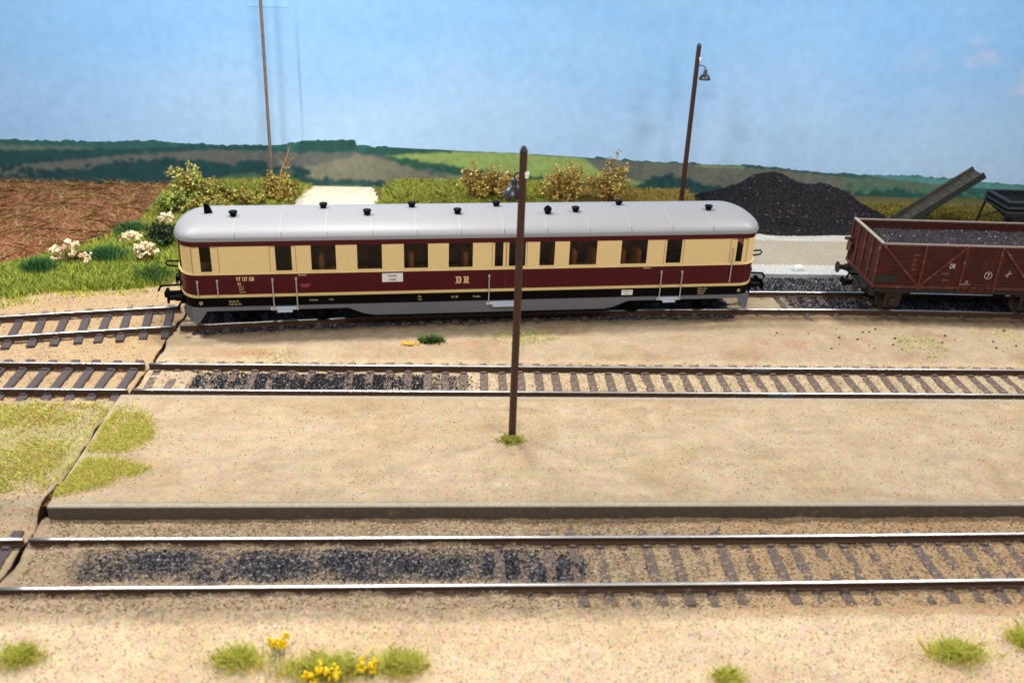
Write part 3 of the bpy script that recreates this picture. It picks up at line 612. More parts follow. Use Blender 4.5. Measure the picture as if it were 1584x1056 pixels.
ZR = [(.75, 1.04, 3), (1.04, 1.13, 2), (1.13, 1.77, 1), (1.77, 1.86, 0), (1.86, 2.625, 0), (2.625, 2.63, 1), (2.63, 2.82, 1)]
b = MB(); panes = {}
for i in range(NP):
    p, q = OUT[i], OUT[(i+1) % NP]; wi = iswin(i)
    for z0, z1, mi in ZR:
        if z0 == 1.86 and wi:
            panes.setdefault(wi, []).append((p, q)); d = .022; b.cur = 0
            pi = (p[0]-p[2]*d, p[1]-p[3]*d); qi = (q[0]-q[2]*d, q[1]-q[3]*d)
            b.quad((*p[:2], z0), (*q[:2], z0), (*qi, z0), (*pi, z0)); b.quad((*q[:2], z1), (*p[:2], z1), (*pi, z1), (*qi, z1)); continue
        b.cur = mi; b.quad((*p[:2], z0), (*q[:2], z0), (*q[:2], z1), (*p[:2], z1))
for wi, segs in panes.items():
    for P_, rev in ((segs[0][0], False), (segs[-1][1], True)):
        d = .022; pi = (P_[0]-P_[2]*d, P_[1]-P_[3]*d); b.cur = 0; qd = [(*P_[:2], 1.86), (*pi, 1.86), (*pi, 2.625), (*P_[:2], 2.625)]; b.quad(*(qd if rev else qd[::-1]))
body = b.build('body', [M_cream, M_maroon, M_creamhi, M_black], car)
glass = bpy.data.materials.new('window_glass'); glass.use_nodes = True; nt = glass.node_tree; pb = nt.nodes['Principled BSDF']; pb.inputs['Base Color'].default_value = (.02, .015, .012, 1); pb.inputs['Roughness'].default_value = .08
tr = nt.nodes.new('ShaderNodeBsdfTransparent'); tr.inputs[0].default_value = (.72, .58, .48, 1); mxs = nt.nodes.new('ShaderNodeMixShader'); mxs.inputs[0].default_value = .38
nt.links.new(tr.outputs[0], mxs.inputs[1]); nt.links.new(pb.outputs[0], mxs.inputs[2]); nt.links.new(mxs.outputs[0], nt.nodes['Material Output'].inputs[0])
for wi, segs in panes.items():
    b = MB(); d = .018
    for p, q in segs: b.quad((p[0]-p[2]*d, p[1]-p[3]*d, 1.86), (q[0]-q[2]*d, q[1]-q[3]*d, 1.86), (q[0]-q[2]*d, q[1]-q[3]*d, 2.625), (p[0]-p[2]*d, p[1]-p[3]*d, 2.625))
    wo = b.build('window', glass, car); b = MB()
    if wi[0] == 's':
        x0, x1 = segs[0][0][0], segs[-1][1][0]; y = segs[0][0][1]; b.box(((x0+x1)/2, y*1.01, 1.845), (abs(x1-x0)+.02, .05, .034)); b.build('sill', M_creamhi, wo)
def ring(name, z0, z1, off, m, parent=car, skip=None):
    o_ = outline(off, cuts); oi = outline(-.02, cuts); b = MB()
    for i in range(len(o_)):
        p, q = o_[i], o_[(i+1) % NP]; pi, qi = oi[i], oi[(i+1) % NP]
        b.quad((*p[:2], z0), (*q[:2], z0), (*q[:2], z1), (*p[:2], z1)); b.quad((*p[:2], z1), (*q[:2], z1), (*qi[:2], z1), (*pi[:2], z1)); b.quad((*q[:2], z0), (*p[:2], z0), (*pi[:2], z0), (*qi[:2], z0))
    return b.build(name, m, parent)
ring('moulding', 1.765, 1.80, .022, M_creamhi); ring('moulding', 1.045, 1.125, .010, mat('stripe_cream', S(214, 192, 130), .35)); ring('gutter', 2.79, 2.83, .045, M_roof)
# roof
def roof_pt(P_, r, off=0.0):
    mx = max(-HL+1.38, min(HL-1.38, P_[0])); z = 2.83+.45*max(0, 1-r**2.3)**(1/2.0)
    return (mx+(P_[0]-mx)*r, P_[1]*r, z+off)
RO = outline(.035, cuts); rs = [1, .995, .985, .97, .95, .92, .88, .83, .76, .68, .58, .46, .34, .2, .08, 0.0]; b = MB()
for r_ in rs:
    for P_ in RO: b.v.append(roof_pt(P_, r_))
for k in range(len(rs)-1):
    for i in range(NP): b.f.append((k*NP+i, k*NP+(i+1) % NP, (k+1)*NP+(i+1) % NP, (k+1)*NP+i)); b.m.append(0)
roof = b.build('roof', M_roof, car, smooth=True)
for k in range(12):
    x = -7.2+k*1.31; b = MB()
    for s in (-1, 1):
        for i in range(len(rs)-1):
            a_, c_ = roof_pt((x, s*(HW+.035)), rs[i], .003), roof_pt((x, s*(HW+.035)), rs[i+1], .003)
            b.quad((x-.012, a_[1]*1.001, a_[2]), (x+.012, a_[1]*1.001, a_[2]), (x+.012, c_[1]*1.001, c_[2]), (x-.012, c_[1]*1.001, c_[2]))
    b.build('panel_seam', M_seam, roof)
b = MB()
for k in range(12):
    x = -7.2+k*1.31+.03
    for r_ in (.995, .98, .965, .945, .925):
        a_ = roof_pt((x, -(HW+.035)), r_); b.box((a_[0], a_[1]-.003, a_[2]+.003), (.016, .012, .012))
b.build('rivets', M_blackp, roof)
for (x, y, t_) in [(-8.03, -.15, 'w'), (-7.27, -.40, 'v'), (-4.68, .27, 'v'), (-3.37, -.40, 'v'), (-2.0, .27, 'v'), (-.65, -.40, 'v'), (.63, .27, 'v'), (2.13, -.48, 'd'), (3.03, -.36, 'v'), (4.57, .27, 'v'), (7.35, -.34, 'v')]:
    r_ = abs(y)/HW; z = roof_pt((x, math.copysign(HW, y)), r_)[2]
    if t_ == 'w':
        b = MB(); b.quad((x-.1, y, z-.03), (x+.14, y, z-.03), (x+.03, y, z+.27), (x-.1, y, z+.27)); b.quad((x+.14, y+.1, z-.03), (x-.1, y+.1, z-.03), (x-.1, y+.1, z+.27), (x+.03, y+.1, z+.27))
        b.quad((x+.14, y, z-.03), (x+.14, y+.1, z-.03), (x+.03, y+.1, z+.27), (x+.03, y, z+.27)); b.quad((x-.1, y+.1, z-.03), (x-.1, y, z-.03), (x-.1, y, z+.27), (x-.1, y+.1, z+.27)); b.quad((x-.1, y, z+.27), (x+.03, y, z+.27), (x+.03, y+.1, z+.27), (x-.1, y+.1, z+.27))
        b.build('horn_housing', M_black, roof)
    else:
        b = MB(); b.lathe([(.085, -.02), (.09, .04), (.125, .11), (.128, .14), (.11, .155), (0, .157)], (x, y, z), n=16)
        if t_ == 'd': b.lathe([(.085, .13), (.115, .16), (.115, .19), (.06, .2), (.06, .24), (0, .245)], (x, y, z), n=16)
        b.build('roof_vent', M_black, roof, smooth=False)
# skirt
def skz(x):
    s = x+4.03; T = [(-6, .30), (-4.85, .34), (-4.55, .21), (-4.38, .21), (-4.12, .60), (.02, .60), (.45, .40), (.8, .33), (8.0, .33), (8.3, .40), (8.75, .60), (12.38, .60), (12.62, .21), (12.75, .21), (12.95, .36), (14, .36)]
    return float(np.interp(s, [t[0] for t in T], [t[1] for t in T]))
kx = [v-4.03 for v in (-4.55, -4.38, -4.12, .02, .3, .45, .6, .8, 8.0, 8.2, 8.3, 8.5, 8.75, 12.38, 12.62, 12.75)]
SO = outline(-.02, kx); SI = outline(-.06, kx)
for side in (-1, 1):
    b = MB()
    for i in range(len(SO)):
        p, q = SO[i], SO[(i+1) % len(SO)]; pi, qi = SI[i], SI[(i+1) % len(SI)]
        if side*p[1] < .55 or side*q[1] < .55: continue
        a_, c_ = skz(p[0]), skz(q[0]); fl = lambda z: 1-(.75-z)*.10
        A_ = lambda P_, z: (P_[0], P_[1]*fl(z), z)
        b.quad(A_(p, a_), A_(q, c_), (*q[:2], .75), (*p[:2], .75)); b.quad(A_(q, c_), A_(p, a_), A_(pi, a_), A_(qi, c_)); b.quad(A_(qi, c_), A_(pi, a_), (*pi[:2], .75), (*qi[:2], .75))
    b.build('skirt', M_grey, car)
for xs_, wd in ((LX(-1.83), .46), (LX(4.75), .72), (LX(10.02), .42)):
    for sg in (-1, 1):
        b = MB(); b.box((xs_, sg*(HW+.03), .585), (wd, .16, .06), bevel=.02); b.box((xs_, sg*(HW-.01), .66), (wd+.36, .05, .10)); b.build('step', [M_lgrey], car)
for (s_, zt, zb) in [(-4.26, 1.55, 1.07), (-3.70, 1.57, 1.07), (-2.13, 1.58, .62), (-1.45, 1.60, .62), (4.28, 1.56, .70), (9.69, 1.57, .64), (10.36, 1.56, .66), (11.94, 2.28, 1.20)]:
    b = MB(); x = LX(s_); b.tube([(x, -HW+.01, zt), (x, -HW-.05, zt-.01), (x, -HW-.06, zt-.05), (x, -HW-.06, zb+.04), (x, -HW-.05, zb), (x, -HW+.01, zb)], .02, 6); b.box((x, -HW-.02, zt+.01), (.06, .05, .07)); b.build('grab_rail', M_chrome, car)
M_seamd = mat('door_gap', S(62, 30, 28), .6)
M_seamc = mat('door_gap_cream', S(176, 134, 80), .6)
for (a_, c_) in ((-4.35, -3.6), (-2.16, -1.42), (4.36, 4.78), (4.80, 5.42), (9.72, 10.34), (11.85, 12.4)):
    b = MB()
    for s_ in (a_, c_):
        b.cur = 0; b.box((LX(s_), -HW-.0015, 1.46), (.014, .007, .64)); b.cur = 1; b.box((LX(s_), -HW-.0015, 2.225), (.018, .007, .77))
    b.cur = 0; b.box((LX((a_+c_)/2), -HW-.001, 1.146), (LX(c_)-LX(a_), .006, .012)); b.box((LX((a_+c_)/2), -HW-.001, 2.604), (LX(c_)-LX(a_), .006, .012)); b.build('door_frame', [M_seamd, M_seamc], car)
# lettering on the near side
def text(s, x, z, size, m, parent, y, bold=0.0, xsc=1.0, name='lettering', align='LEFT'):
    c = bpy.data.curves.new('t', 'FONT'); c.body = s; c.size = size; c.extrude = .002; c.offset = bold; c.align_x = align; c.space_character = 1.05; c.resolution_u = 3
    o = bpy.data.objects.new('t', c); col.objects.link(o); dg = bpy.context.evaluated_depsgraph_get(); me = bpy.data.meshes.new_from_object(o.evaluated_get(dg)); bpy.data.objects.remove(o)
    t = link(name, me, m, parent); t.location = (x, y, z); t.rotation_euler = (R(90), 0, 0); t.scale = (xsc, 1, 1); return t
ty = -HW-.006
text('VT 137 158', LX(-3.16), 1.56, .17, M_letter, car, ty, .006, .60); text('Bi4', LX(-3.13), 1.44, .10, M_letter, car, ty, .002, .7)
text('33,2 t', LX(-3.11), 1.35, .085, M_letter, car, ty, 0, .7); text('62 Pl', LX(-3.10), 1.265, .085, M_letter, car, ty, 0, .7); text('21,9 m', LX(-3.09), 1.18, .085, M_letter, car, ty, 0, .7)
# slab-serif D R built from strokes
def slab_letters(x, z, h, parent, m, ch):
    b = MB(); t = .05; w_ = .17
    bx = lambda a, c, e, f: b.box(((a+c)/2+x, ty, (e+f)/2+z), (c-a, .006, f-e))
    bx(.03, .03+t, 0, h); bx(0, w_*.65, 0, .03); bx(0, w_*.65, h-.03, h)
    if ch == 'D': bx(w_*.6, w_*.9, 0.0, .035); bx(w_*.6, w_*.9, h-.035, h); bx(w_-.045, w_, .03, h-.03)
    else: bx(w_*.6, w_*.92, h-.035, h); bx(w_-.045, w_, h*.52, h-.03); bx(.05, w_*.9, h*.45, h*.45+.035); bx(w_*.62, w_*.62+t, .0, h*.45); bx(w_*.62, w_+.02, 0, .03)
    b.build('lettering', m, parent)
slab_letters(LX(3.26), 1.34, .22, car, M_letter, 'D'); slab_letters(LX(3.49), 1.34, .22, car, M_letter, 'R')
b = MB(); b.box((LX(1.37), ty-.006, 1.575), (.62, .012, .28), bevel=.004); pl = b.build('destination_board', M_white, car)
text('Dresden', LX(1.37), 1.61, .09, M_blackp, pl, ty-.016, .001, .8, align='CENTER'); text('Leipzig', LX(1.37), 1.49, .09, M_blackp, pl, ty-.016, .001, .8, align='CENTER')
for s_, z, t_, sz in [(-3.42, .91, 'Dresden Alt', .075), (-3.42, .82, '23.05  Brw Dre', .075), (-1.1, .90, 'Kirchmöser', .07), (-.55, .90, '- Trieb -', .07), (2.12, .93, 'Hbg', .08), (2.12, .83, '7 20 t', .07), (3.12, .88, '137 158', .09), (3.80, .88, 'Dresden', .085), (10.95, .965, '22,08 m 13,0 m', .065), (10.95, .885, 'Rbd Dresden', .065), (10.95, .805, '1.4.58  Dre', .065)]:
    text(t_, LX(s_), z-.015, sz, M_letter if z != .88 else M_letter, car, ty, 0, .72)
for s_ in (-1.38, 9.1): text('DEUTSCHE', LX(s_), 1.69, .055, M_letter, car, ty, .001, .85)
b = MB(); b.box((LX(8.65), ty, .90), (.36, .006, .17)); pl = b.build('data_plate', M_white, car); text('Heimat Dresden', LX(8.65), .92, .05, M_blackp, pl, ty-.006, 0, .8, align='CENTER'); text('Bww 1', LX(8.65), .85, .05, M_blackp, pl, ty-.006, 0, .8, align='CENTER')
b = MB(); b.box((LX(-1.2), ty, 1.40), (.30, .006, .035)); b.box((LX(-1.2), ty, 1.345), (.22, .006, .03)); b.build('red_marking', mat('faded_red', S(170, 60, 80), .5), car)
for s_ in (-4.22, 12.32):
    b = MB(); b.lathe([(.05, 0), (.05, -.006), (.036, -.006), (.036, 0)], (LX(s_), -HW-.001, .88), 'Y', 18); b.box((LX(s_), ty+.003, .88), (.012, .005, .07)); b.build('lettering', M_letter, car)
# ends: buffers, coupler, handrail loop, lamps
for sg in (-1, 1):
    for y in (-.78, .78):
        b = MB(); x = sg*(HL-.12); pr = [(.0, 0), (.10, 0), (.10, .22), (.075, .24), (.075, .42), (.17, .43), (.175, .46), (.0, .475)]
        b.lathe([(r_, sg*h) for r_, h in pr], (x, y, .86), 'X', 18); b.box((x, y, .86), (.10, .26, .26)); b.build('buffer', M_black, car, smooth=False)
    b = MB(); x = sg*(HL-.1); b.box((x+sg*.3, 0, .70), (.6, .18, .10)); b.box((x+sg*.62, 0, .72), (.08, .40, .16)); b.box((x+sg*.35, 0, .96), (.85, .05, .05), ry=sg*.06); b.box((x+sg*.82, 0, .86), (.06, .05, .2), ry=sg*-.5)
    b.tube([(x+sg*.1, -.3, .6), (x+sg*.25, -.3, .4), (x+sg*.3, -.28, .3)], .035, 6); b.build('coupler', M_dark, car)
    b = MB(); x = sg*(HL-.03); yy = -.35
    b.tube([(x-sg*.1, yy, 1.86), (x+sg*.36, yy, 1.88), (x+sg*.40, yy, 1.82), (x+sg*.37, yy, 1.74), (x-sg*.1, yy, 1.68)], .028, 6); b.build('end_handrail', M_black, car)
    b = MB(); b.box((sg*(HL-.02), .0, 1.25), (.08, 1.0, .8), bevel=.03); b.build('gangway_plate', M_dark, car) if sg < 0 else None
    for y in (-.8, .8):
        b = MB(); b.lathe([(.11, 0), (.11, sg*.07), (.09, sg*.09)], (sg*(HL-.2), y, 1.42), 'X', 16); h_ = b.build('headlight', M_maroon, car); b = MB(); b.lathe([(.09, 0), (.06, sg*.02), (0, sg*.03)], (sg*(HL-.2)+sg*.08, y, 1.42), 'X', 16); b.build('lens', M_lampred if y < 0 else M_lampw, h_)
# underframe and bogies
b = MB(); b.box((0, 0, .80), (17.0, 2.2, .12)); b.box((0, 0, .45), (8.4, 2.2, .52), bevel=.05); b.build('underframe', M_dark, car)  # lower box added as black shadowing beneath the body
for bx_ in (-6.0, 6.2):
    b = MB(); b.box((bx_, 0, .50), (3.0, 1.2, .5))  # solid block, shaped to keep light out from under the car
    for s_ in (-1, 1):
        b.box((bx_, s_*1.0, .50), (3.1, .10, .20), bevel=.03)
        for q in (-1.15, 1.15): b.box((bx_+q, s_*1.06, .42), (.26, .12, .26), bevel=.03)
        for q in (-.3, 0, .3): b.tube([(bx_+q, s_*1.05, .25), (bx_+q, s_*1.05, .5)], .06, 8)
    bo = b.build('bogie', M_dark, car)
    for q in (-1.15, 1.15):
        for s_ in (-1, 1):
            b = MB(); o_ = (bx_+q, s_*.70, .40); b.lathe([(0, -.05), (.40, -.05), (.40, .05), (.34, .05), (.32, .03), (.12, .03), (.10, .07), (0, .07)] if s_ > 0 else [(0, .05), (.40, .05), (.40, -.05), (.34, -.05), (.32, -.03), (.12, -.03), (.10, -.07), (0, -.07)], o_, 'Y', 24); b.build('wheel', M_dark, bo)
# saloon
b = MB(); b.box((0, 0, 1.30), (17.2, 2.3, .06)); b.box((LX(4.78), 0, 2.0), (.05, 2.3, 1.4)); b.box((LX(-1.15), 0, 2.0), (.05, 2.3, 1.4)); b.box((LX(9.4), 0, 2.0), (.05, 2.3, 1.4)); b.build('saloon_floor', M_inner, car)
b = MB(); b.box((0, 0, 2.78), (17.2, 2.3, .03)); b.build('ceiling', M_inner, car)
for s_ in (-.7, .2, 1.25, 1.95, 3.0, 3.6, 5.75, 6.4, 6.95, 7.6, 8.5, 9.0):
    for y in (-.68, .68):
        b = MB(); b.box((LX(s_), y, 1.80), (.16, .85, .85), bevel=.04); b.box((LX(s_)+.25, y, 1.52), (.42, .85, .12), bevel=.03); b.build('seat', M_seat, car)

# ------------------------------------------------------------------ coal helper
def coal_cols(n, base=(34, 33, 38)):
    c = pal([(18, 16, 20), (13, 12, 16), (26, 22, 26), (10, 10, 14), (38, 30, 31)], n, .25); k = rng.random(n) < .02; c[k] = S(84, 80, 86); return c

# ------------------------------------------------------------------ coal wagon
wd_ = np.array([.9995, -.0316]); wn_ = np.array([.0316, .9995]); WW = 1.27; WL = 6.6
w0 = np.array([13.67, 27.92])+wd_*(WL/2-.02)+wn_*WW
wag = empty('coal_wagon', (w0[0], w0[1], 0), math.atan2(wd_[1], wd_[0]), label='rusty brown open wagon filled with coal behind the railcar', cat='coal wagon')
h2 = WL/2; zT, zB = 2.50, 1.02
WX = lambda s: s-h2+.02
def plank_wall(x0, x1, y, z0, z1, th, n, axis='x', sgn=-1):
    b = MB(); g = .007; hh = (z1-z0)/n
    for k in range(n):
        zc = z0+hh*(k+.5)
        if axis == 'x': b.box(((x0+x1)/2, y, zc), (x1-x0, th, hh-g))
        else: b.box((y, (x0+x1)/2, zc), (th, x1-x0, hh-g))
    if axis == 'x': b.box(((x0+x1)/2, y, (z0+z1)/2), (x1-x0-.02, th-.025, z1-z0-.01))
    else: b.box((y, (x0+x1)/2, (z0+z1)/2), (th-.025, x1-x0-.02, z1-z0-.01))
    return b
for sg in (-1, 1):
    plank_wall(-h2+.03, h2-.03, sg*(WW-.03), 1.12, zT-.03, .06, 9).build('side_wall', M_rust, wag)
    b = MB(); b.box((0, sg*(WW-.02), zT), (WL, .09, .06), bevel=.01); b.build('top_rail', M_rim, wag)
    b = MB(); b.box((0, sg*(WW-.02), 1.07), (WL, .10, .10), bevel=.01); b.build('sole_bar', M_rustd, wag)
    b = MB(); b.box((0, sg*(WW-.12), .94), (WL-.1, .10, .18)); b.build('frame_beam', M_wdark, wag)
    fy = sg*(WW+.02)
    for s_ in (1.41, 2.75, 3.90, WL-1.41-.04):
        b = MB(); b.box((WX(s_), fy, 1.72), (.075, .06, 1.52), bevel=.01); b.build('post', M_rustd, wag)
    for a_, c_ in (((.06, 2.44), (1.36, 1.14)), ((2.70, 2.44), (1.46, 1.14)), ((3.96, 2.44), (5.14, 1.14)), ((6.5, 2.44), (5.22, 1.14))):
        b = MB(); A_ = Vector((WX(a_[0]), fy, a_[1])); B_ = Vector((WX(c_[0]), fy, c_[1])); d_ = B_-A_
        b.box((A_+B_)/2, (d_.length, .05, .075), ry=-math.atan2(d_.z, d_.x)); b.build('brace', M_rustd, wag)
    b = MB(); b.box((WX(3.325), sg*(WW+.006), 1.70), (1.08, .03, 1.48)); 
    for q in (-.52, -.26, .02, .30, .52): b.box((WX(3.325)+q, sg*(WW+.02), 1.70), (.05, .03, 1.46))
    b.box((WX(3.325), sg*(WW+.01), .99), (1.16, .05, .2), bevel=.01)
    dr = b.build('door', M_rustd if sg > 0 else M_rust, wag)
    b = MB(); b.tube([(WX(3.05), sg*(WW+.05), 1.66), (WX(3.02), sg*(WW+.06), 1.30), (WX(3.10), sg*(WW+.06), 1.22), (WX(3.7), sg*(WW+.06), 1.18)], .014, 6); b.build('handle', M_rustd, dr)
for sg in (-1, 1):
    plank_wall(-WW+.03, WW-.03, sg*(h2-.03), 1.12, zT-.03, .06, 9, 'y').build('end_wall', M_rust, wag)
    b = MB(); b.box((sg*(h2-.02), 0, zT+.03), (.11, 2*WW+.04, .05), bevel=.01); b.build('top_rail', mat('end_cap_pale', S(140, 138, 122), .65, noise=.25), wag)
    b = MB(); b.box((sg*(h2-.01), 0, 1.07), (.12, 2*WW+.06, .09)); b.build('sole_bar', M_rustd, wag)
    for y in (-1.2, -.62, 0.0, .62, 1.2):
        b = MB(); b.box((sg*(h2+.02), y, 1.78), (.07, .08, 1.42), bevel=.01); b.build('post', M_rustd, wag)
    b = MB(); b.box((sg*(h2-.05), 0, .86), (.14, 2.3, .36)); b.build('headstock', M_wdark, wag)
    for y in (-.86, .86):
        b = MB(); b.lathe([(0, 0), (.12, 0), (.12, sg*.2), (.085, sg*.22), (.085, sg*.42), (.19, sg*.43), (.19, sg*.47), (0, sg*.48)], (sg*h2, y, .90), 'X', 20); b.build('buffer', M_wdark, wag)
    b = MB(); b.box((sg*(h2+.25), 0, .68), (.55, .2, .1)); b.box((sg*(h2+.5), 0, .72), (.08, .42, .18)); b.tube([(sg*(h2+.05), .05, .95), (sg*(h2+.35), .05, .98), (sg*(h2+.4), .05, .8)], .04, 6); b.build('coupler', M_dark, wag)
b = MB(); b.box((-h2-.12, 1.0, 1.62), (.10, .3, .36), bevel=.03); b.box((-h2-.18, 1.0, 1.9), (.3, .1, .10), bevel=.02); b.build('brake_lever', M_rustd, wag)
for s_ in (.78, 5.32):
    for sg in (-1, 1):
        b = MB(); o_ = (WX(s_), sg*.70, .44); q = -sg
        b.lathe([(0, q*.05), (.44, q*.05), (.44, -q*.05), (.37, -q*.05), (.35, -q*.02), (.13, -q*.02), (.11, -q*.08), (0, -q*.08)], o_, 'Y', 28); b.build('wheel', M_wheel, wag)
        b = MB(); b.box((WX(s_), sg*.98, .58), (.5, .05, .66)); b.box((WX(s_), sg*1.04, .44), (.24, .14, .26), bevel=.03)
        for k in range(4): b.box((WX(s_), sg*1.02, .74+k*.03), (1.1-.22*k, .09, .026))
        b.build('axle_guard', M_wheel, wag)
b = MB(); b.box((0, 0, 1.08), (WL-.1, 2*WW-.1, .08)); b.build('wagon_floor', M_wdark, wag)
wy = -WW-.005
b = MB(); b.box((WX(.32), -WW-.012, 1.33), (.72, .03, .26), bevel=.006); pl = b.build('card_board', M_wdark, wag); b = MB(); b.box((WX(.20), -WW-.03, 1.33), (.36, .01, .2)); b.box((WX(.53), -WW-.03, 1.33), (.16, .01, .17)); b.build('card_holder', M_blackp, pl)
text('DR', WX(2.30), 1.74, .22, M_chalk, wag, wy, .004, .62); text('44-30-71', WX(2.08), 1.52, .10, M_chalkd, wag, wy, .002, .75); text('29,0 m', WX(2.16), 1.30, .09, M_chalkd, wag, wy, .002, .75)
for q, t_ in enumerate(('Omm', '34 t', '8,2', '26,4')): text(t_, WX(1.08), 2.12-q*.16, .12, M_chalkd, wag, wy, 0, .7)
text('7', WX(3.60), 1.48, .19, M_chalk, wag, -WW-.06, .003, .8, align='CENTER'); text('15', WX(2.94), 1.26, .13, M_chalk, wag, -WW-.06, 0, .8, align='CENTER')
b = MB(); b.lathe([(.125, 0), (.125, -.006), (.108, -.006), (.108, 0)], (WX(3.60), -WW-.055, 1.545), 'Y', 24); b.box((WX(2.94), -WW-.055, 1.22), (.40, .006, .012)); b.build('lettering', M_chalk, wag)
b = MB(); b.box((WX(4.28), wy, 1.58), (.24, .006, .016), ry=-.35); b.box((WX(4.28), wy, 1.58), (.016, .006, .24), ry=.2); b.build('lettering', M_chalk, wag)
# load
n = 16000; px_ = rng.uniform(-h2+.1, h2-.1, n); py_ = rng.uniform(-WW+.1, WW-.1, n); dz = lambda x, y: 2.24+.13*(fbm(x+9, y+3, 1.1, 3)-.4)-.10*(np.abs(y)/WW)**3-.08*(np.abs(x)/h2)**8
V, F, C = scatter(LUMP_V, CUBE_F, np.stack([px_, py_, dz(px_, py_)], 1), rng.uniform(.04, .10, n), colr=np.clip(coal_cols(n)*2.2, 0, 1), jitter=.7)
gx, gy = np.meshgrid(np.linspace(-h2+.07, h2-.07, 60), np.linspace(-WW+.07, WW-.07, 24)); gv = np.stack([gx, gy, dz(gx, gy)-.02], 2).reshape(-1, 3); idx = np.arange(gx.size).reshape(gx.shape)
F2 = np.stack([idx[:-1, :-1], idx[:-1, 1:], idx[1:, 1:], idx[1:, :-1]], 2).reshape(-1, 4)+len(V)
lo_ = np_mesh('coal_load', np.vstack([V, gv]), np.vstack([F, F2]), np.vstack([C, np.tile(S(24, 23, 27), (len(gv), 1))]), M_coal); lo_.location = wag.location; lo_.rotation_euler = wag.rotation_euler
tag(lo_, 'black lump coal filling the rusty open wagon', 'coal load', kind='stuff')

# ------------------------------------------------------------------ coal pile
def pile():
    a, c, t1_, t2_ = G(1075, 322), G(1345, 352), G(1195, 268), G(1300, 295)
    def hz(X, Y):
        h1 = 1.68*np.exp(-np.hypot((X-13.6)/2.0, (Y-39.0)/1.7)**2.0*.8); h2_ = 1.28*np.exp(-np.hypot((X-15.9)/1.5, (Y-38.6)/1.4)**2.0*.75); h3 = .75*np.exp(-np.hypot((X-14.2)/3.4, (Y-37.9)/1.5)**4)
        h = (h1**3+h2_**3+h3**3)**(1/3); return h-.08+(fbm(X, Y, 1.3, 2)-.5)*.35*sstep(.05, .4, h)
    n = 60000; X = rng.uniform(9.8, 19.3, n); Y = rng.uniform(35.6, 41.5, n); Z = hz(X, Y); k = (Z > .03); X, Y, Z = X[k], Y[k], Z[k]; n = len(X)
    V, F, C = scatter(LUMP_V, CUBE_F, np.stack([X, Y, Z], 1), rng.uniform(.03, .11, n), colr=coal_cols(n), jitter=.7)
    gx, gy = np.meshgrid(np.linspace(9.8, 19.3, 90), np.linspace(35.6, 41.6, 60)); gv = np.stack([gx, gy, hz(gx, gy)-.03], 2).reshape(-1, 3); gv[:, 2] = np.where(gv[:, 2] < .02, -.25, gv[:, 2]); idx = np.arange(gx.size).reshape(gx.shape)
    F2 = np.stack([idx[:-1, :-1], idx[:-1, 1:], idx[1:, 1:], idx[1:, :-1]], 2).reshape(-1, 4)+len(V)
    tag(np_mesh('coal_pile', np.vstack([V, gv]), np.vstack([F, F2]), np.vstack([C, np.tile(S(24, 23, 27), (len(gv), 1))]), M_coal), 'broad black coal heap with two humps beside the concrete road', 'coal pile')
pile()
# crumbs of coal
def crumbs(name, boxes, n, lab, sz=(.02, .05), dens=None):
    P_ = []
    for (x0, x1, y0, y1, fr) in boxes:
        k = int(n*fr); P_.append(np.stack([rng.uniform(x0, x1, k), rng.uniform(y0, y1, k)], 1))
    P_ = np.vstack(P_)
    if dens is not None: P_ = P_[rng.random(len(P_)) < np.clip(dens(P_[:, 0], P_[:, 1])*1.6-.3, .02, 1)]
    z = ground_z(P_[:, 0], P_[:, 1], False); V, F, C = scatter(LUMP_V, CUBE_F, np.stack([P_[:, 0], P_[:, 1], z+.01], 1), rng.uniform(sz[0], sz[1], len(P_)), colr=coal_cols(len(P_)), jitter=.6)
    tag(np_mesh(name, V, F, C, M_coal), lab, 'coal crumbs', kind='stuff')
crumbs('coal_crumbs', [(10, 21, 25.4, 27.3, .018), (9, 22, 30.3, 31.5, .57), (11.5, 20, 28.5, 30.0, .40)], 2600, 'black coal crumbs scattered around the rear track by the wagon', (.02, .055))
crumbs('coal_crumbs', [(-7.2, 3.1, 14.9, 16.05, 1.0)], 5200, 'black cinders lying between the rails of the front track', (.010, .026), coal1)
crumbs('coal_crumbs', [(-7.0, 1.2, 22.85, 23.9, 1.0)], 5000, 'black cinders lying between the rails of the middle track', (.012, .035), coal2)
# loose sand grains and pebbles
def pebbles(lab, x0, x1, y0, y1, n, left=False, sz=(.010, .030)):
    X, Y = rng.uniform(x0, x1, n), rng.uniform(y0, y1, n)
    if not left: k = rng.random(n) > (coal1(X, Y)+coal2(X, Y))*2.2-.3; X, Y = X[k], Y[k]; n = len(X)
    z = ground_z(X, Y, left); c = pal([(226, 200, 160), (200, 160, 110), (240, 230, 210), (150, 124, 96), (214, 178, 130), (206, 180, 146)], n, .12)*(.62 if y1 > 15 else .85)
    V, F, C = scatter(LUMP_V, CUBE_F, np.stack([X, Y, z+.005], 1), rng.uniform(sz[0], sz[1], n), colr=c, jitter=.7); tag(np_mesh('sand_grains', V, F, C, M_vc), lab, 'sand', kind='stuff')
def grit():
    n = 5200; X, Y = rng.uniform(XC+.2, 15, n), rng.uniform(PF+.2, PB-.2, n); V, F, C = scatter(LUMP_V, CUBE_F, np.stack([X, Y, np.full(n, ZP+.006)], 1), rng.uniform(.008, .022, n), colr=pal([(214, 196, 168), (184, 156, 118), (236, 228, 212), (120, 96, 72), (170, 150, 122)], n, .15)*.8, jitter=.7); tag(np_mesh('sand_grains', V, F, C, M_vc), 'fine grit scattered on the platform surface', 'sand', kind='stuff')
grit()
pebbles('coarse sand grains across the foreground in front of the front track', -8.3, 12, 11.6, 14.4, 11000, sz=(.007, .02))
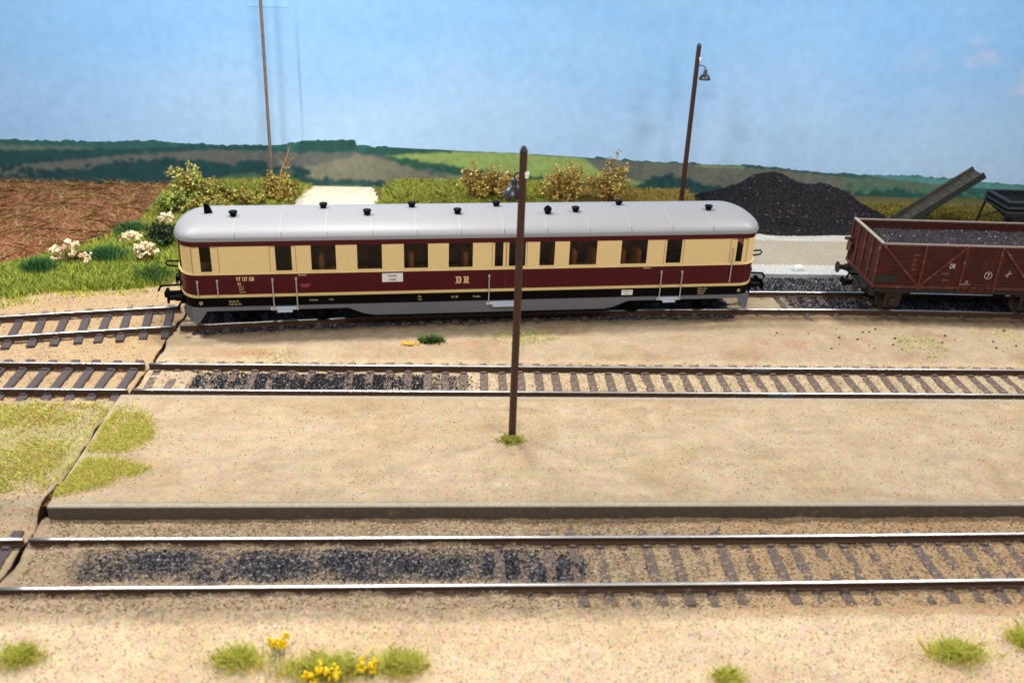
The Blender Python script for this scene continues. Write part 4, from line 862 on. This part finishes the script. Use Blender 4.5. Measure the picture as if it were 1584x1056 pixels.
pebbles('coarse gravel grains around the front track and its sleepers', -8.3, 14, 14.2, 17.0, 20000, sz=(.012, .034))
pebbles('sand grains of the left board', -16, -8.7, 12, 30, 9000, True)
pebbles('pale ballast grains along the middle track', -8.2, 20, 22.4, 24.7, 9000, sz=(.01, .028))

# ------------------------------------------------------------------ poles
def lamp_pole(base, h, r, lab, side, dr=.85):
    t = empty('lamp_post', base, label=lab, cat='lamp post', group='brown station lamp posts')
    b = MB(); b.tube([(0, 0, -.25), (0, 0, h*.5), (0, 0, h-.12)], [r, r*.96, r*.9], 14); b.build('post', M_pole, t, smooth=False)
    b = MB(); b.lathe([(r*.93, h-.13), (r*.93, h-.10), (r*.45, h), (0, h+.005)], n=14); b.build('cap', M_pblack, t)
    b = MB(); b.lathe([(0, -.07), (.045, -.06), (.045, 0), (.06, .02), (.05, .07), (0, .08)], (r*.9, -r*.5, h-.62), 'Z', 10); b.build('insulator', M_insul, t)
    dx, dy = side; b = MB(); b.tube([(0, 0, h-dr), (dx*.25, dy*.25, h-dr-.03), (dx*.36, dy*.36, h-dr-.1), (dx*.38, dy*.38, h-dr-.21)], .022, 6); la = b.build('lamp_arm', M_pblack, t)
    b = MB(); ox, oy, oz = dx*.38, dy*.38, h-dr-.2
    b.lathe([(0, .02), (.07, .015), (.08, -.06), (.075, -.13), (.11, -.16), (.18, -.22), (.235, -.33), (.245, -.38), (.225, -.38), (.17, -.27), (0, -.2)], (ox, oy, oz), 'Z', 22); b.build('lamp_shade', mat('lamp_shade_enamel', S(52, 52, 58), .3), t, smooth=True)
    b = MB(); b.lathe([(0, -.2), (.06, -.26), (.075, -.34), (.05, -.41), (0, -.43)], (ox, oy, oz), 'Z', 14); b.build('bulb', mat('bulb_glass', S(214, 196, 176), .2), t, smooth=True); return t
pb_ = G(792, 675, ZP); lamp_pole((pb_[0], pb_[1], ZP), GY(811, 226, pb_[1])[2]-ZP, .092, 'tall brown lamp post in a weed clump on the platform, in front of the railcar', (-.42, .75), .60)
pb_ = np.array([10.0, 39.77, 0]); lamp_pole((pb_[0], pb_[1], 0), GY(1083, 67, pb_[1])[2], .105, 'brown lamp post behind the railcar, left of the coal heap', (.95, -.3))
a_ = GY(421, 285, 40.9); c_ = GY(399, -60, 40.9)
b = MB(); b.tube([(0, 0, -.3), (c_[0]*.33-a_[0]*.33, 0, c_[2]*.33), (c_[0]-a_[0], 0, c_[2])], .07, 8); o = b.build('metal_rod', mat('dull_rod', S(140, 124, 116), .4, metal=.5, noise=.2, nscale=2)); o.location = (a_[0], 40.9, 0); tag(o, 'thin pale metal rod rising in front of the sky left of the white path', 'rod')

# ------------------------------------------------------------------ conveyor and hopper
def conveyor():
    A_ = Vector(GY(1395, 342, 37.6)); B_ = Vector(GY(1516, 268, 37.6)); A2 = A_+(A_-B_)*.35
    t = empty('conveyor', (A2.x, A2.y, 0), label='grey green inclined conveyor trough rising above the rear wagon edge', cat='conveyor'); d_ = (B_-A2); L_ = d_.length; u = d_.normalized(); n_ = Vector((-u.z, 0, u.x)); off = Vector((A2.x, A2.y, 0))
    def bar(y, w_, dn, th, m, nm, l0=0, l1=1):
        b = MB(); p0 = A2+u*(L_*l0)-off; p1 = A2+u*(L_*l1)-off; c = (p0+p1)/2+n_*dn; c.y += y; b.box(c, ((p1-p0).length, w_, th), ry=-math.atan2(u.z, u.x)); return b.build(nm, m, t)
    bar(0, .84, 0, .05, M_woodg, 'belt'); bar(-.45, .05, .04, .26, M_dgreen, 'side_board'); bar(.45, .05, .06, .24, M_woodg, 'side_board'); bar(-.45, .07, .18, .03, M_woodg, 'edge_strip'); bar(.45, .07, .19, .03, M_woodg, 'edge_strip')
    bar(0, .6, -.14, .10, M_dgreen, 'frame_beam', .03, .78)
    for k in range(1, 14):
        b = MB(); c = A2+u*(L_*k/14)-off+n_*.035; b.box(c, (.05, .8, .03), ry=-math.atan2(u.z, u.x)); b.build('cleat', M_woodg, t)
    for s_ in (-.38, .38):
        b = MB(); top = A2+u*L_*.52-off; b.tube([(top.x, s_, top.z-.1), (top.x-.55, s_, .0)], .045, 6); b.tube([(top.x+.15, s_, top.z-.05), (top.x-.9, s_, .35)], .03, 6); b.build('support_leg', M_dgreen, t)
conveyor()
def hopper():
    c0 = GY(1572, 305, 36.6); cx_, cy_ = 23.3, 36.3; t = empty('hopper', (cx_, cy_, 0), label='black steel coal hopper on legs behind the wagon at the right edge', cat='hopper'); tz = 1.72; a_, e_ = 1.15, .85
    b = MB()
    def fr(x, y, z): return [(-x, -y, z), (x, -y, z), (x, y, z), (-x, y, z)]
    lv = [fr(a_, e_, tz), fr(a_+.05, e_+.05, tz-.22), fr(a_+.02, e_+.02, tz-.42), fr(.42, .38, tz-1.05), fr(.42, .38, .1)]
    for k in range(len(lv)-1):
        for j in range(4): b.quad(lv[k+1][j], lv[k+1][(j+1) % 4], lv[k][(j+1) % 4], lv[k][j])
    iv = [fr(a_, e_, tz), fr(a_-.12, e_-.12, tz+.02), fr(a_-.18, e_-.18, tz-.18), fr(.3, .25, tz-.7)]
    for k in range(3):
        for j in range(4): b.quad(iv[k][j], iv[k][(j+1) % 4], iv[k+1][(j+1) % 4], iv[k+1][j])
    b.quad(*iv[3]); b.build('bin', M_hop, t)
    for z, g in ((tz-.01, .03), (tz-.23, .08), (tz-.42, .06)):
        b = MB()
        for s_ in (-1, 1): b.box((0, s_*(e_+g), z), (2*a_+2*g, .05, .06)); b.box((s_*(a_+g), 0, z), (.05, 2*e_+2*g, .06))
        b.build('rim_band', mat('hopper_band', S(48, 54, 56), .45, noise=.2), t)
    for sx in (-1, 1):
        for sy in (-1, 1):
            b = MB(); b.tube([(sx*(a_), sy*(e_), tz-.4), (sx*(a_+.25), sy*(e_+.02), -.1)], .05, 6); b.tube([(sx*.55, sy*.5, tz-.75), (sx*(a_+.15), sy*(e_+.02), .55)], .035, 6); b.build('leg', M_hop, t)
hopper()

# ------------------------------------------------------------------ vegetation
def grass(name, lab, P_, n, h, cols, wd=.03, lean=.5, zf=None, kind='stuff', cat='grass', dens=None, fuzz=.07):
    Q = sample_poly(P_, n)
    Q = Q+rng.normal(0, fuzz, Q.shape)
    if dens is not None: Q = Q[rng.random(len(Q)) < dens(Q[:, 0], Q[:, 1])]
    Q = Q[(np.abs(Q[:, 0]-crack(Q[:, 1])) > .085+.05*rng.random(len(Q))) | (Q[:, 1] > 28)]
    V, F, C = blades(Q, h, wd, lean, cols, zf=zf); o = np_mesh(name, V, F, C, M_bladed); tag(o, lab, cat, kind=kind); return o
gl = lambda X, Y: ground_z(X, Y, True)
gr_ = lambda X, Y: ground_z(X, Y, False)
LIME = [(214, 220, 96), (190, 198, 76), (226, 218, 112), (172, 182, 70)]; MOSS = [(226, 228, 104), (196, 210, 88), (214, 206, 92), (224, 172, 84), (164, 184, 76), (238, 234, 150), (176, 196, 84), (208, 150, 90)]
GREEN = [(110, 150, 62), (140, 172, 74), (84, 124, 58), (168, 180, 80)]; DGREEN = [(62, 112, 72), (80, 130, 76), (54, 96, 64), (108, 148, 74)]
OLIVE = [(176, 166, 72), (150, 144, 62), (192, 184, 84), (130, 120, 56), (204, 190, 110)]; DRY = [(170, 132, 64), (146, 108, 52), (188, 160, 96), (116, 86, 46), (196, 172, 112)]
patchy = lambda s, k, a, b_: (lambda X, Y: .12+.88*sstep(a, b_, fbm(X, Y, s, k)))
grass('grass', 'short yellow green moss grass on the left board beside the diagonal gap', [G(-500, 622, .1), G(150, 626, .1), G(162, 632, .1), G(60, 765, .1), G(-300, 775, .1), G(-900, 760, .1)], 120000, .06, MOSS, .018, 1.6, gl, dens=patchy(1.2, 3, .3, .55))
zpl = lambda X, Y: np.full(np.shape(X), ZP)
grass('grass', 'rounded moss grass patch on the platform corner near the middle track', [G(168, 630, ZP), G(205, 626, ZP), G(228, 645, ZP), G(236, 665, ZP), G(228, 690, ZP), G(195, 698, ZP), G(130, 697, ZP)], 22000, .05, MOSS, .018, 1.7, zpl, dens=patchy(1.5, 2, .15, .5), fuzz=.10)
grass('grass', 'pointed moss grass patch on the platform corner near its front edge', [G(120, 712, ZP), G(170, 710, ZP), G(230, 724, ZP), G(195, 738, ZP), G(150, 752, ZP), G(74, 768, ZP)], 19000, .05, MOSS, .018, 1.7, zpl, dens=patchy(1.5, 5, .15, .5), fuzz=.10)
for lab, pts, n, cols in (('thin green moss on the sand in front of the railcar, right of the lamp post', [G(765, 505), G(850, 500), G(870, 520), G(810, 535), G(755, 522)], 2600, GREEN+MOSS), ('green moss flecks on the sand in front of the coal wagon', [G(1378, 520), G(1410, 514), G(1458, 524), G(1470, 545), G(1440, 556), G(1400, 540)], 2200, GREEN+MOSS), ('sparse orange and green fibres on the sand below the coal wagon', [G(1500, 500), G(1584, 498), G(1584, 540), G(1520, 530)], 900, MOSS), ('sparse reddish fibres on the sand below the railcar left end', [G(370, 535), G(420, 528), G(470, 540), G(420, 552)], 700, MOSS)):
    grass('grass', lab, pts, n, .045, cols, .02, 1.6, gr_, dens=patchy(2.2, 4, .42, .6))
# left verge
vergeP = [G(-420, 520), G(0, 458), G(90, 446), G(200, 442), G(262, 434), G(285, 420), G(285, 330), G(258, 300), G(215, 350), G(150, 370), G(60, 398), G(0, 410), G(-420, 470)]
grass('grass', 'bright lime and green grass verge between the red field and the sandy track side', vergeP, 90000, .24, LIME+GREEN+[(188, 190, 80)], .024, .7, gl, dens=lambda X, Y: .25+.75*sstep(.3, .55, fbm(X, Y, .7, 2)))
grass('grass', 'thin pale grass fringe spreading over the sand left of the railcar', [G(-400, 540), G(0, 470), G(110, 456), G(230, 448), G(230, 438), G(60, 440), G(-300, 480)], 9000, .09, LIME, .025, 1.0, gl, dens=patchy(1.4, 6, .35, .6))
backP = [(-12.0, 33.5), (-6.9, 33.5), (-6.7, 39.2), (-6.3, 41.6), (-12.2, 41.6)]
grass('grass', 'tall olive grass bank behind the railcar left end, up to the white path', backP, 80000, .28, OLIVE+LIME+GREEN, .024, .9, gl, dens=patchy(1.0, 4, .25, .5))
gb = lambda X, Y: ground_z(X, Y, False)
grass('grass', 'yellow green grass bank right of the white path', [(-3.1, 38.6), (-2.9, 41.6), (4.2, 41.6), (4.2, 37.5), (-2.0, 37.5)], 60000, .28, OLIVE+LIME+GREEN, .024, .9, gb, dens=patchy(1.0, 2, .2, .5))
grass('grass', 'low brown grass strip below the dry bushes', [(4.0, 38.2), (10.6, 38.6), (10.6, 41.6), (4.0, 41.6)], 30000, .26, OLIVE+DRY, .026, .8, gb)
grass('grass', 'yellow grass strip at the foot of the backdrop behind the conveyor', [(15.8, 38.6), (30, 37.6), (30, 40.2), (15.8, 40.3)], 40000, .14, [(160, 146, 64), (136, 124, 50), (104, 114, 52), (130, 106, 56)], .024, 1.0, gb, dens=patchy(.9, 3, .3, .55))
straw = grass('straw', 'pale straw stalks lying across the red ploughed field', [p for p in fieldP], 16000, .22, [(206, 182, 116), (196, 166, 100), (214, 200, 136), (186, 150, 96)], .009, 5.0, lambda X, Y: ground_z(X, Y, True)+.12, cat='straw')

def tuft(lab, c, rx, ry, n, h, cols, z, group='grass tufts on the sand', name='grass_tuft', lean=.7, wd=.022):
    a = rng.random(n)*2*math.pi; r_ = np.abs(rng.normal(0, .5, n)); P_ = np.stack([c[0]+np.cos(a)*r_*rx, c[1]+np.sin(a)*r_*ry, np.full(n, z)], 1); V, F, C = blades(P_, h, wd, lean, cols)
    V = V-np.array([c[0], c[1], z]); o = np_mesh(name, V, F, C, M_bladed); o.location = (c[0], c[1], z); tag(o, lab, 'grass tuft', group); return o
TU = [(232, 230, 110), (214, 216, 92), (240, 234, 140), (196, 200, 80)]
for lab, px, py, rx, ry, n in (('green grass tuft in the foreground at the left picture edge', 32, 1018, .36, .22, 1800), ('green grass tuft left of the small upright yellow flowers', 368, 1022, .42, .24, 2000), ('low grass tuft around the yellow flower cluster', 505, 1036, .85, .30, 3200), ('green grass tuft right of the yellow flower cluster', 620, 1030, .42, .28, 2300), ('largest grass tuft in the right foreground', 1478, 1012, .52, .26, 2600), ('small grass tuft cut by the bottom picture edge', 1125, 1052, .24, .2, 1000), ('grass tuft in the foreground at the right picture edge', 1582, 992, .28, .24, 1300)):
    p = G(px, py, -.19); tuft(lab, p, rx*1.15, ry*1.15, int(n*.75), .20, TU, -.19, lean=1.0, wd=.016)
p = G(790, 682, ZP); tuft('ring of moss and weeds around the foot of the platform lamp post', p, .30, .20, 1500, .11, MOSS+GREEN, ZP, group='moss clumps', lean=1.0)
p = G(668, 525); tuft('dark green weed beside yellow scraps on the sand below the railcar', p, .34, .16, 700, .16, [(70, 104, 44), (90, 120, 50), (54, 84, 40)], -.08, group='weeds on the sand', lean=1.4, wd=.045)
p = G(634, 529); o_ = []
n = 90; P3 = np.stack([np.clip(rng.normal(0, .13, n), -.24, .24), np.clip(rng.normal(0, .07, n), -.13, .13), rng.uniform(0, .03, n)], 1); V, F, C = scatter(LEAF_V, LEAF_F, P3, rng.uniform(.05, .11, n), 1.0, pal([(236, 184, 70), (220, 150, 50), (240, 206, 110)], n, .1)); o = np_mesh('fallen_petals', V, F, C, M_vc); o.location = (p[0], p[1], -.07); tag(o, 'yellow leaf scraps in a heap beside the dark green weed', 'leaf scraps')
# yellow flowers
def flowers(lab, px, py, n, sx, sy, hmax, seed):
    rr = np.random.default_rng(seed); c = G(px, py, -.19); t = empty('yellow_flower', (c[0], c[1], -.19), label=lab, cat='flower', group='yellow flowers in the foreground'); b = MB(); cs = []
    for k in range(n):
        x, y, h = rr.uniform(-sx, sx), rr.uniform(-sy, sy), rr.uniform(.10, hmax); b.tube([(x*.7, y*.7, 0), (x*.9, y, h*.5), (x, y, h)], .008, 4)
        for q in range(rr.integers(2, 6)): cs.append((x+rr.normal(0, .03), y+rr.normal(0, .03), h+rr.normal(0, .03)))
    b.build('stem', mat('stem_green', S(96, 120, 50), .7), t); cs = np.array(cs)
    V, F, C = scatter(LUMP_V, CUBE_F, cs, rr.uniform(.03, .055, len(cs)), colr=pal([(252, 218, 24), (248, 204, 14), (254, 228, 60)], len(cs), .08), jitter=.5); np_mesh('blossom', V, F, C, M_vc, t)
flowers('small upright group of yellow flowers between two grass tufts', 432, 1012, 12, .16, .12, .42, 3); flowers('wide low yellow flower cluster at the bottom picture edge', 500, 1052, 20, .34, .16, .30, 5); flowers('upright yellow flower cluster leaning on the right grass tuft', 568, 1045, 12, .14, .12, .36, 6)
p = G(476, 1008, -.1); 

# shrubs
def shrub(lab, c, w_, h, cols, nleaf, ls, twig=(96, 70, 44), seed=1, group='dry bushes behind the railcar', nb=26, name='bush', cat='bush', up=.6, tops=None):
    rr = np.random.default_rng(seed); t = empty(name, c, label=lab, cat=cat, group=group); b = MB(); tips = []
    for k in range(nb):
        a = rr.random()*2*math.pi; sp = rr.random()**.6; L_ = h*(.55+.5*rr.random()); p0 = Vector((rr.normal(0, .05)*w_, rr.normal(0, .05)*w_, 0)); e = Vector((math.cos(a)*w_*sp, math.sin(a)*w_*sp*.6, L_*(1-.35*sp))); m_ = e*.5+Vector((rr.normal(0, .08), rr.normal(0, .08), L_*.1)); b.tube([p0, p0*.5+m_, e], [.03, .018, .008], 5, cap=False)
        for q in range(5):
            f = .35+.65*rr.random(); p = (p0*(1-f)+e*f)+Vector((0, 0, L_*.1*(1-f))); e2 = p+Vector(rr.normal(0, .13, 3))*h*.8+Vector((0, 0, .1*h)); b.tube([p, e2], [.010, .004], 4, cap=False); tips += [(p, e2)]
    b.build('branches', mat('twig_brown', S(*twig), .85), t)
    n = nleaf; T = np.array([[list(p), list(e2)] for p, e2 in tips]); k = rr.integers(0, len(T), n); f = rr.random(n)[:, None]**.6; pos = T[k, 0]*(1-f)+T[k, 1]*f+rr.normal(0, .035*h, (n, 3)); pos[:, 2] = np.maximum(pos[:, 2], .02)
    V, F, C = scatter(LEAF_V, LEAF_F, pos, rr.uniform(ls*.6, ls*1.3, n), colr=pal(cols, n, .22)); np_mesh('foliage', V, F, C, M_vc, t); return t
DRYL = [(176, 140, 64), (150, 112, 48), (198, 170, 92), (126, 96, 44), (164, 150, 70), (210, 188, 120)]
LIV = [(184, 192, 96), (154, 164, 76), (206, 206, 120), (124, 124, 62), (164, 132, 70)]
HED = [(176, 170, 74), (146, 146, 62), (204, 198, 104), (96, 74, 44), (170, 130, 64), (82, 92, 48)]
zb = -.05
for lab, px, Y, w_, h, cols, nl, seed in (
    ('pale green round bush behind the railcar left end, its top tinged orange', 302, 38.5, 1.05, 1.75, LIV+[(196, 160, 96)], 3800, 2),
    ('olive bush at the right end of the red field', 270, 37.0, .95, 1.2, LIV+GREEN, 3200, 3),
    ('brown twiggy bush under the roof horn of the railcar', 318, 36.6, .8, 1.1, HED, 2600, 12),
    ('low yellow green bush in the middle of the grass bank', 352, 38.6, .95, .9, HED, 3000, 4),
    ('brown speckled bush left of the metal rod', 392, 37.8, .8, 1.0, HED, 3000, 5),
    ('tall brown bush at the foot of the metal rod', 428, 38.6, .62, 1.5, HED+DRYL, 2900, 6),
    ('short brown bush between the tall bush at the rod and the white path', 447, 39.6, .55, .85, HED+DRYL, 1600, 14),
    ('scrubby bush filling the bank behind the railcar roof, left of the low yellow green bush', 333, 37.2, .8, .8, HED+LIV, 2200, 15),
    ('dry golden bush left of the platform lamp post', 745, 39.3, 1.0, 2.0, DRYL, 1700, 7),
    ('dry golden bush directly behind the platform lamp post', 788, 39.0, .9, 1.9, DRYL, 1700, 8),
    ('wide dry golden bush right of the platform lamp post', 872, 39.2, 1.2, 2.05, DRYL, 2500, 9),
    ('tall dry golden bush farthest right before the rear lamp post', 945, 39.4, 1.0, 2.1, DRYL, 1800, 10)):
    p = GY(px, 318, Y); shrub(lab, (p[0], Y, zb), w_, h, cols, nl, .10, seed=seed, nb=20)
p = G(268, 372); shrub('dark leafy shrub with cream blossoms beside the railcar left roof end', (p[0]-.1, 33.6, -.1), .62, 1.15, [(40, 62, 40), (58, 84, 50), (30, 46, 32), (84, 104, 62)], 2200, .09, (70, 54, 40), 21, group='flowering shrubs left of the railcar')
def bloom(lab, px, py, w_, h, seed, z=-.1):
    rr = np.random.default_rng(seed); p = G(px, py, z); t = shrub(lab, (p[0], p[1], z), w_, h, [(150, 140, 70), (120, 130, 60), (172, 150, 90)], 420, .06, (120, 96, 60), seed, group='cream flowering plants left of the railcar', nb=14, name='flowering_plant', cat='flowering plant')
    n = 300; nc = 16; cc_ = np.stack([rr.uniform(-w_, w_, nc), rr.uniform(-w_*.4, w_*.4, nc), h*rr.uniform(.45, 1.0, nc)], 1); cc_[:, 2] -= .25*h*np.abs(cc_[:, 0]/w_); pos = cc_[rr.integers(0, nc, n)]+rr.normal(0, .045, (n, 3)); V, F, C = scatter(LUMP_V, CUBE_F, pos, rr.uniform(.04, .08, n), colr=pal([(246, 226, 188), (250, 214, 170), (236, 196, 150), (250, 240, 214)], n, .06), jitter=.6); np_mesh('blossom', V, F, C, M_vc, t)
bloom('widest cream flowering plant at the edge of the red field', 110, 408, .62, .80, 31); bloom('small cream flowering plant higher on the verge beside dark green grass', 201, 376, .36, .40, 32); bloom('cream flowering plant nearest the railcar left end', 229, 408, .34, .85, 33); bloom('pale blossom spray above the dark leafy shrub', 258, 352, .22, .70, 34)
for lab, px, py, rx, n in (('dark green grass clump left of the widest cream flowers', 62, 420, .55, 1500), ('dark green grass clump between the cream flowering plants', 165, 402, .62, 2000), ('dark green grass clump behind the small cream flowers', 205, 362, .6, 1300), ('leafy green clump by the railcar left buffer', 238, 432, .6, 1300)):
    p = G(px, py, -.05); tuft(lab, p, rx, .4, n, .42, DGREEN if 'dark' in lab else GREEN+DGREEN, -.08, group='dark grass clumps on the verge', lean=.5, wd=.035)
# bare twig in front of the rod
p0 = GY(432, 300, 38.2); b = MB(); rr = np.random.default_rng(5); q0 = Vector((0, 0, 0)); tp = GY(450, 222, 38.2); v_ = Vector((tp[0]-p0[0], 0, tp[2]-p0[2]))
b.tube([q0, v_*.4+Vector((-.12, 0, .1)), v_*.7+Vector((-.03, 0, .05)), v_], [.03, .022, .014, .004], 5)
for k in range(10):
    f = .2+.07*k; a_ = v_*f+Vector((-.1*(1-f), 0, .08)); b.tube([a_, a_+Vector((rr.normal(0, .14), rr.normal(0, .1), .22+rr.random()*.12))], [.010, .003], 4)
tw = empty('dry_twig', (p0[0], 38.2, p0[2]), label='bare yellow twig sticking up beside the metal rod against the hills', cat='twig'); b.build('stem', mat('twig_yellow', S(178, 140, 80), .8), tw)
n = 150; f = rr.random(n)[:, None]**1.6*.75; V, F, C = scatter(LEAF_V, LEAF_F, np.array(v_)[None]*f+rr.normal(0, .09, (n, 3)), rr.uniform(.04, .09, n), colr=pal(DRYL, n, .2)); np_mesh('leaves', V, F, C, M_vc, tw)
# pebbles of note
for lab, px, py, s_, c_ in (('small reddish stone at the lower edge of the grass verge', 171, 433, .09, (168, 96, 66)), ('small grey stone at the lower edge of the grass verge', 131, 430, .11, (150, 140, 128)), ('white pebble in the foreground above the yellow flowers', 425, 969, .035, (240, 236, 226))):
    p = G(px, py, -.12 if py < 500 else -.18); V, F, C = scatter(np.array([(-1, -.6, -.4), (.9, -.8, -.5), (1.1, .7, -.4), (-.8, .9, -.5), (-.6, -.4, .6), (.5, -.5, .7), (.7, .5, .5), (-.5, .5, .6)]), CUBE_F, np.array([[0, 0, 0]]), np.array([s_]), .2, pal([c_], 1, .01), .1); o = np_mesh('stone', V, F, C, M_vc); o.location = p; tag(o, lab, 'stone')

scene.render.engine = 'CYCLES'
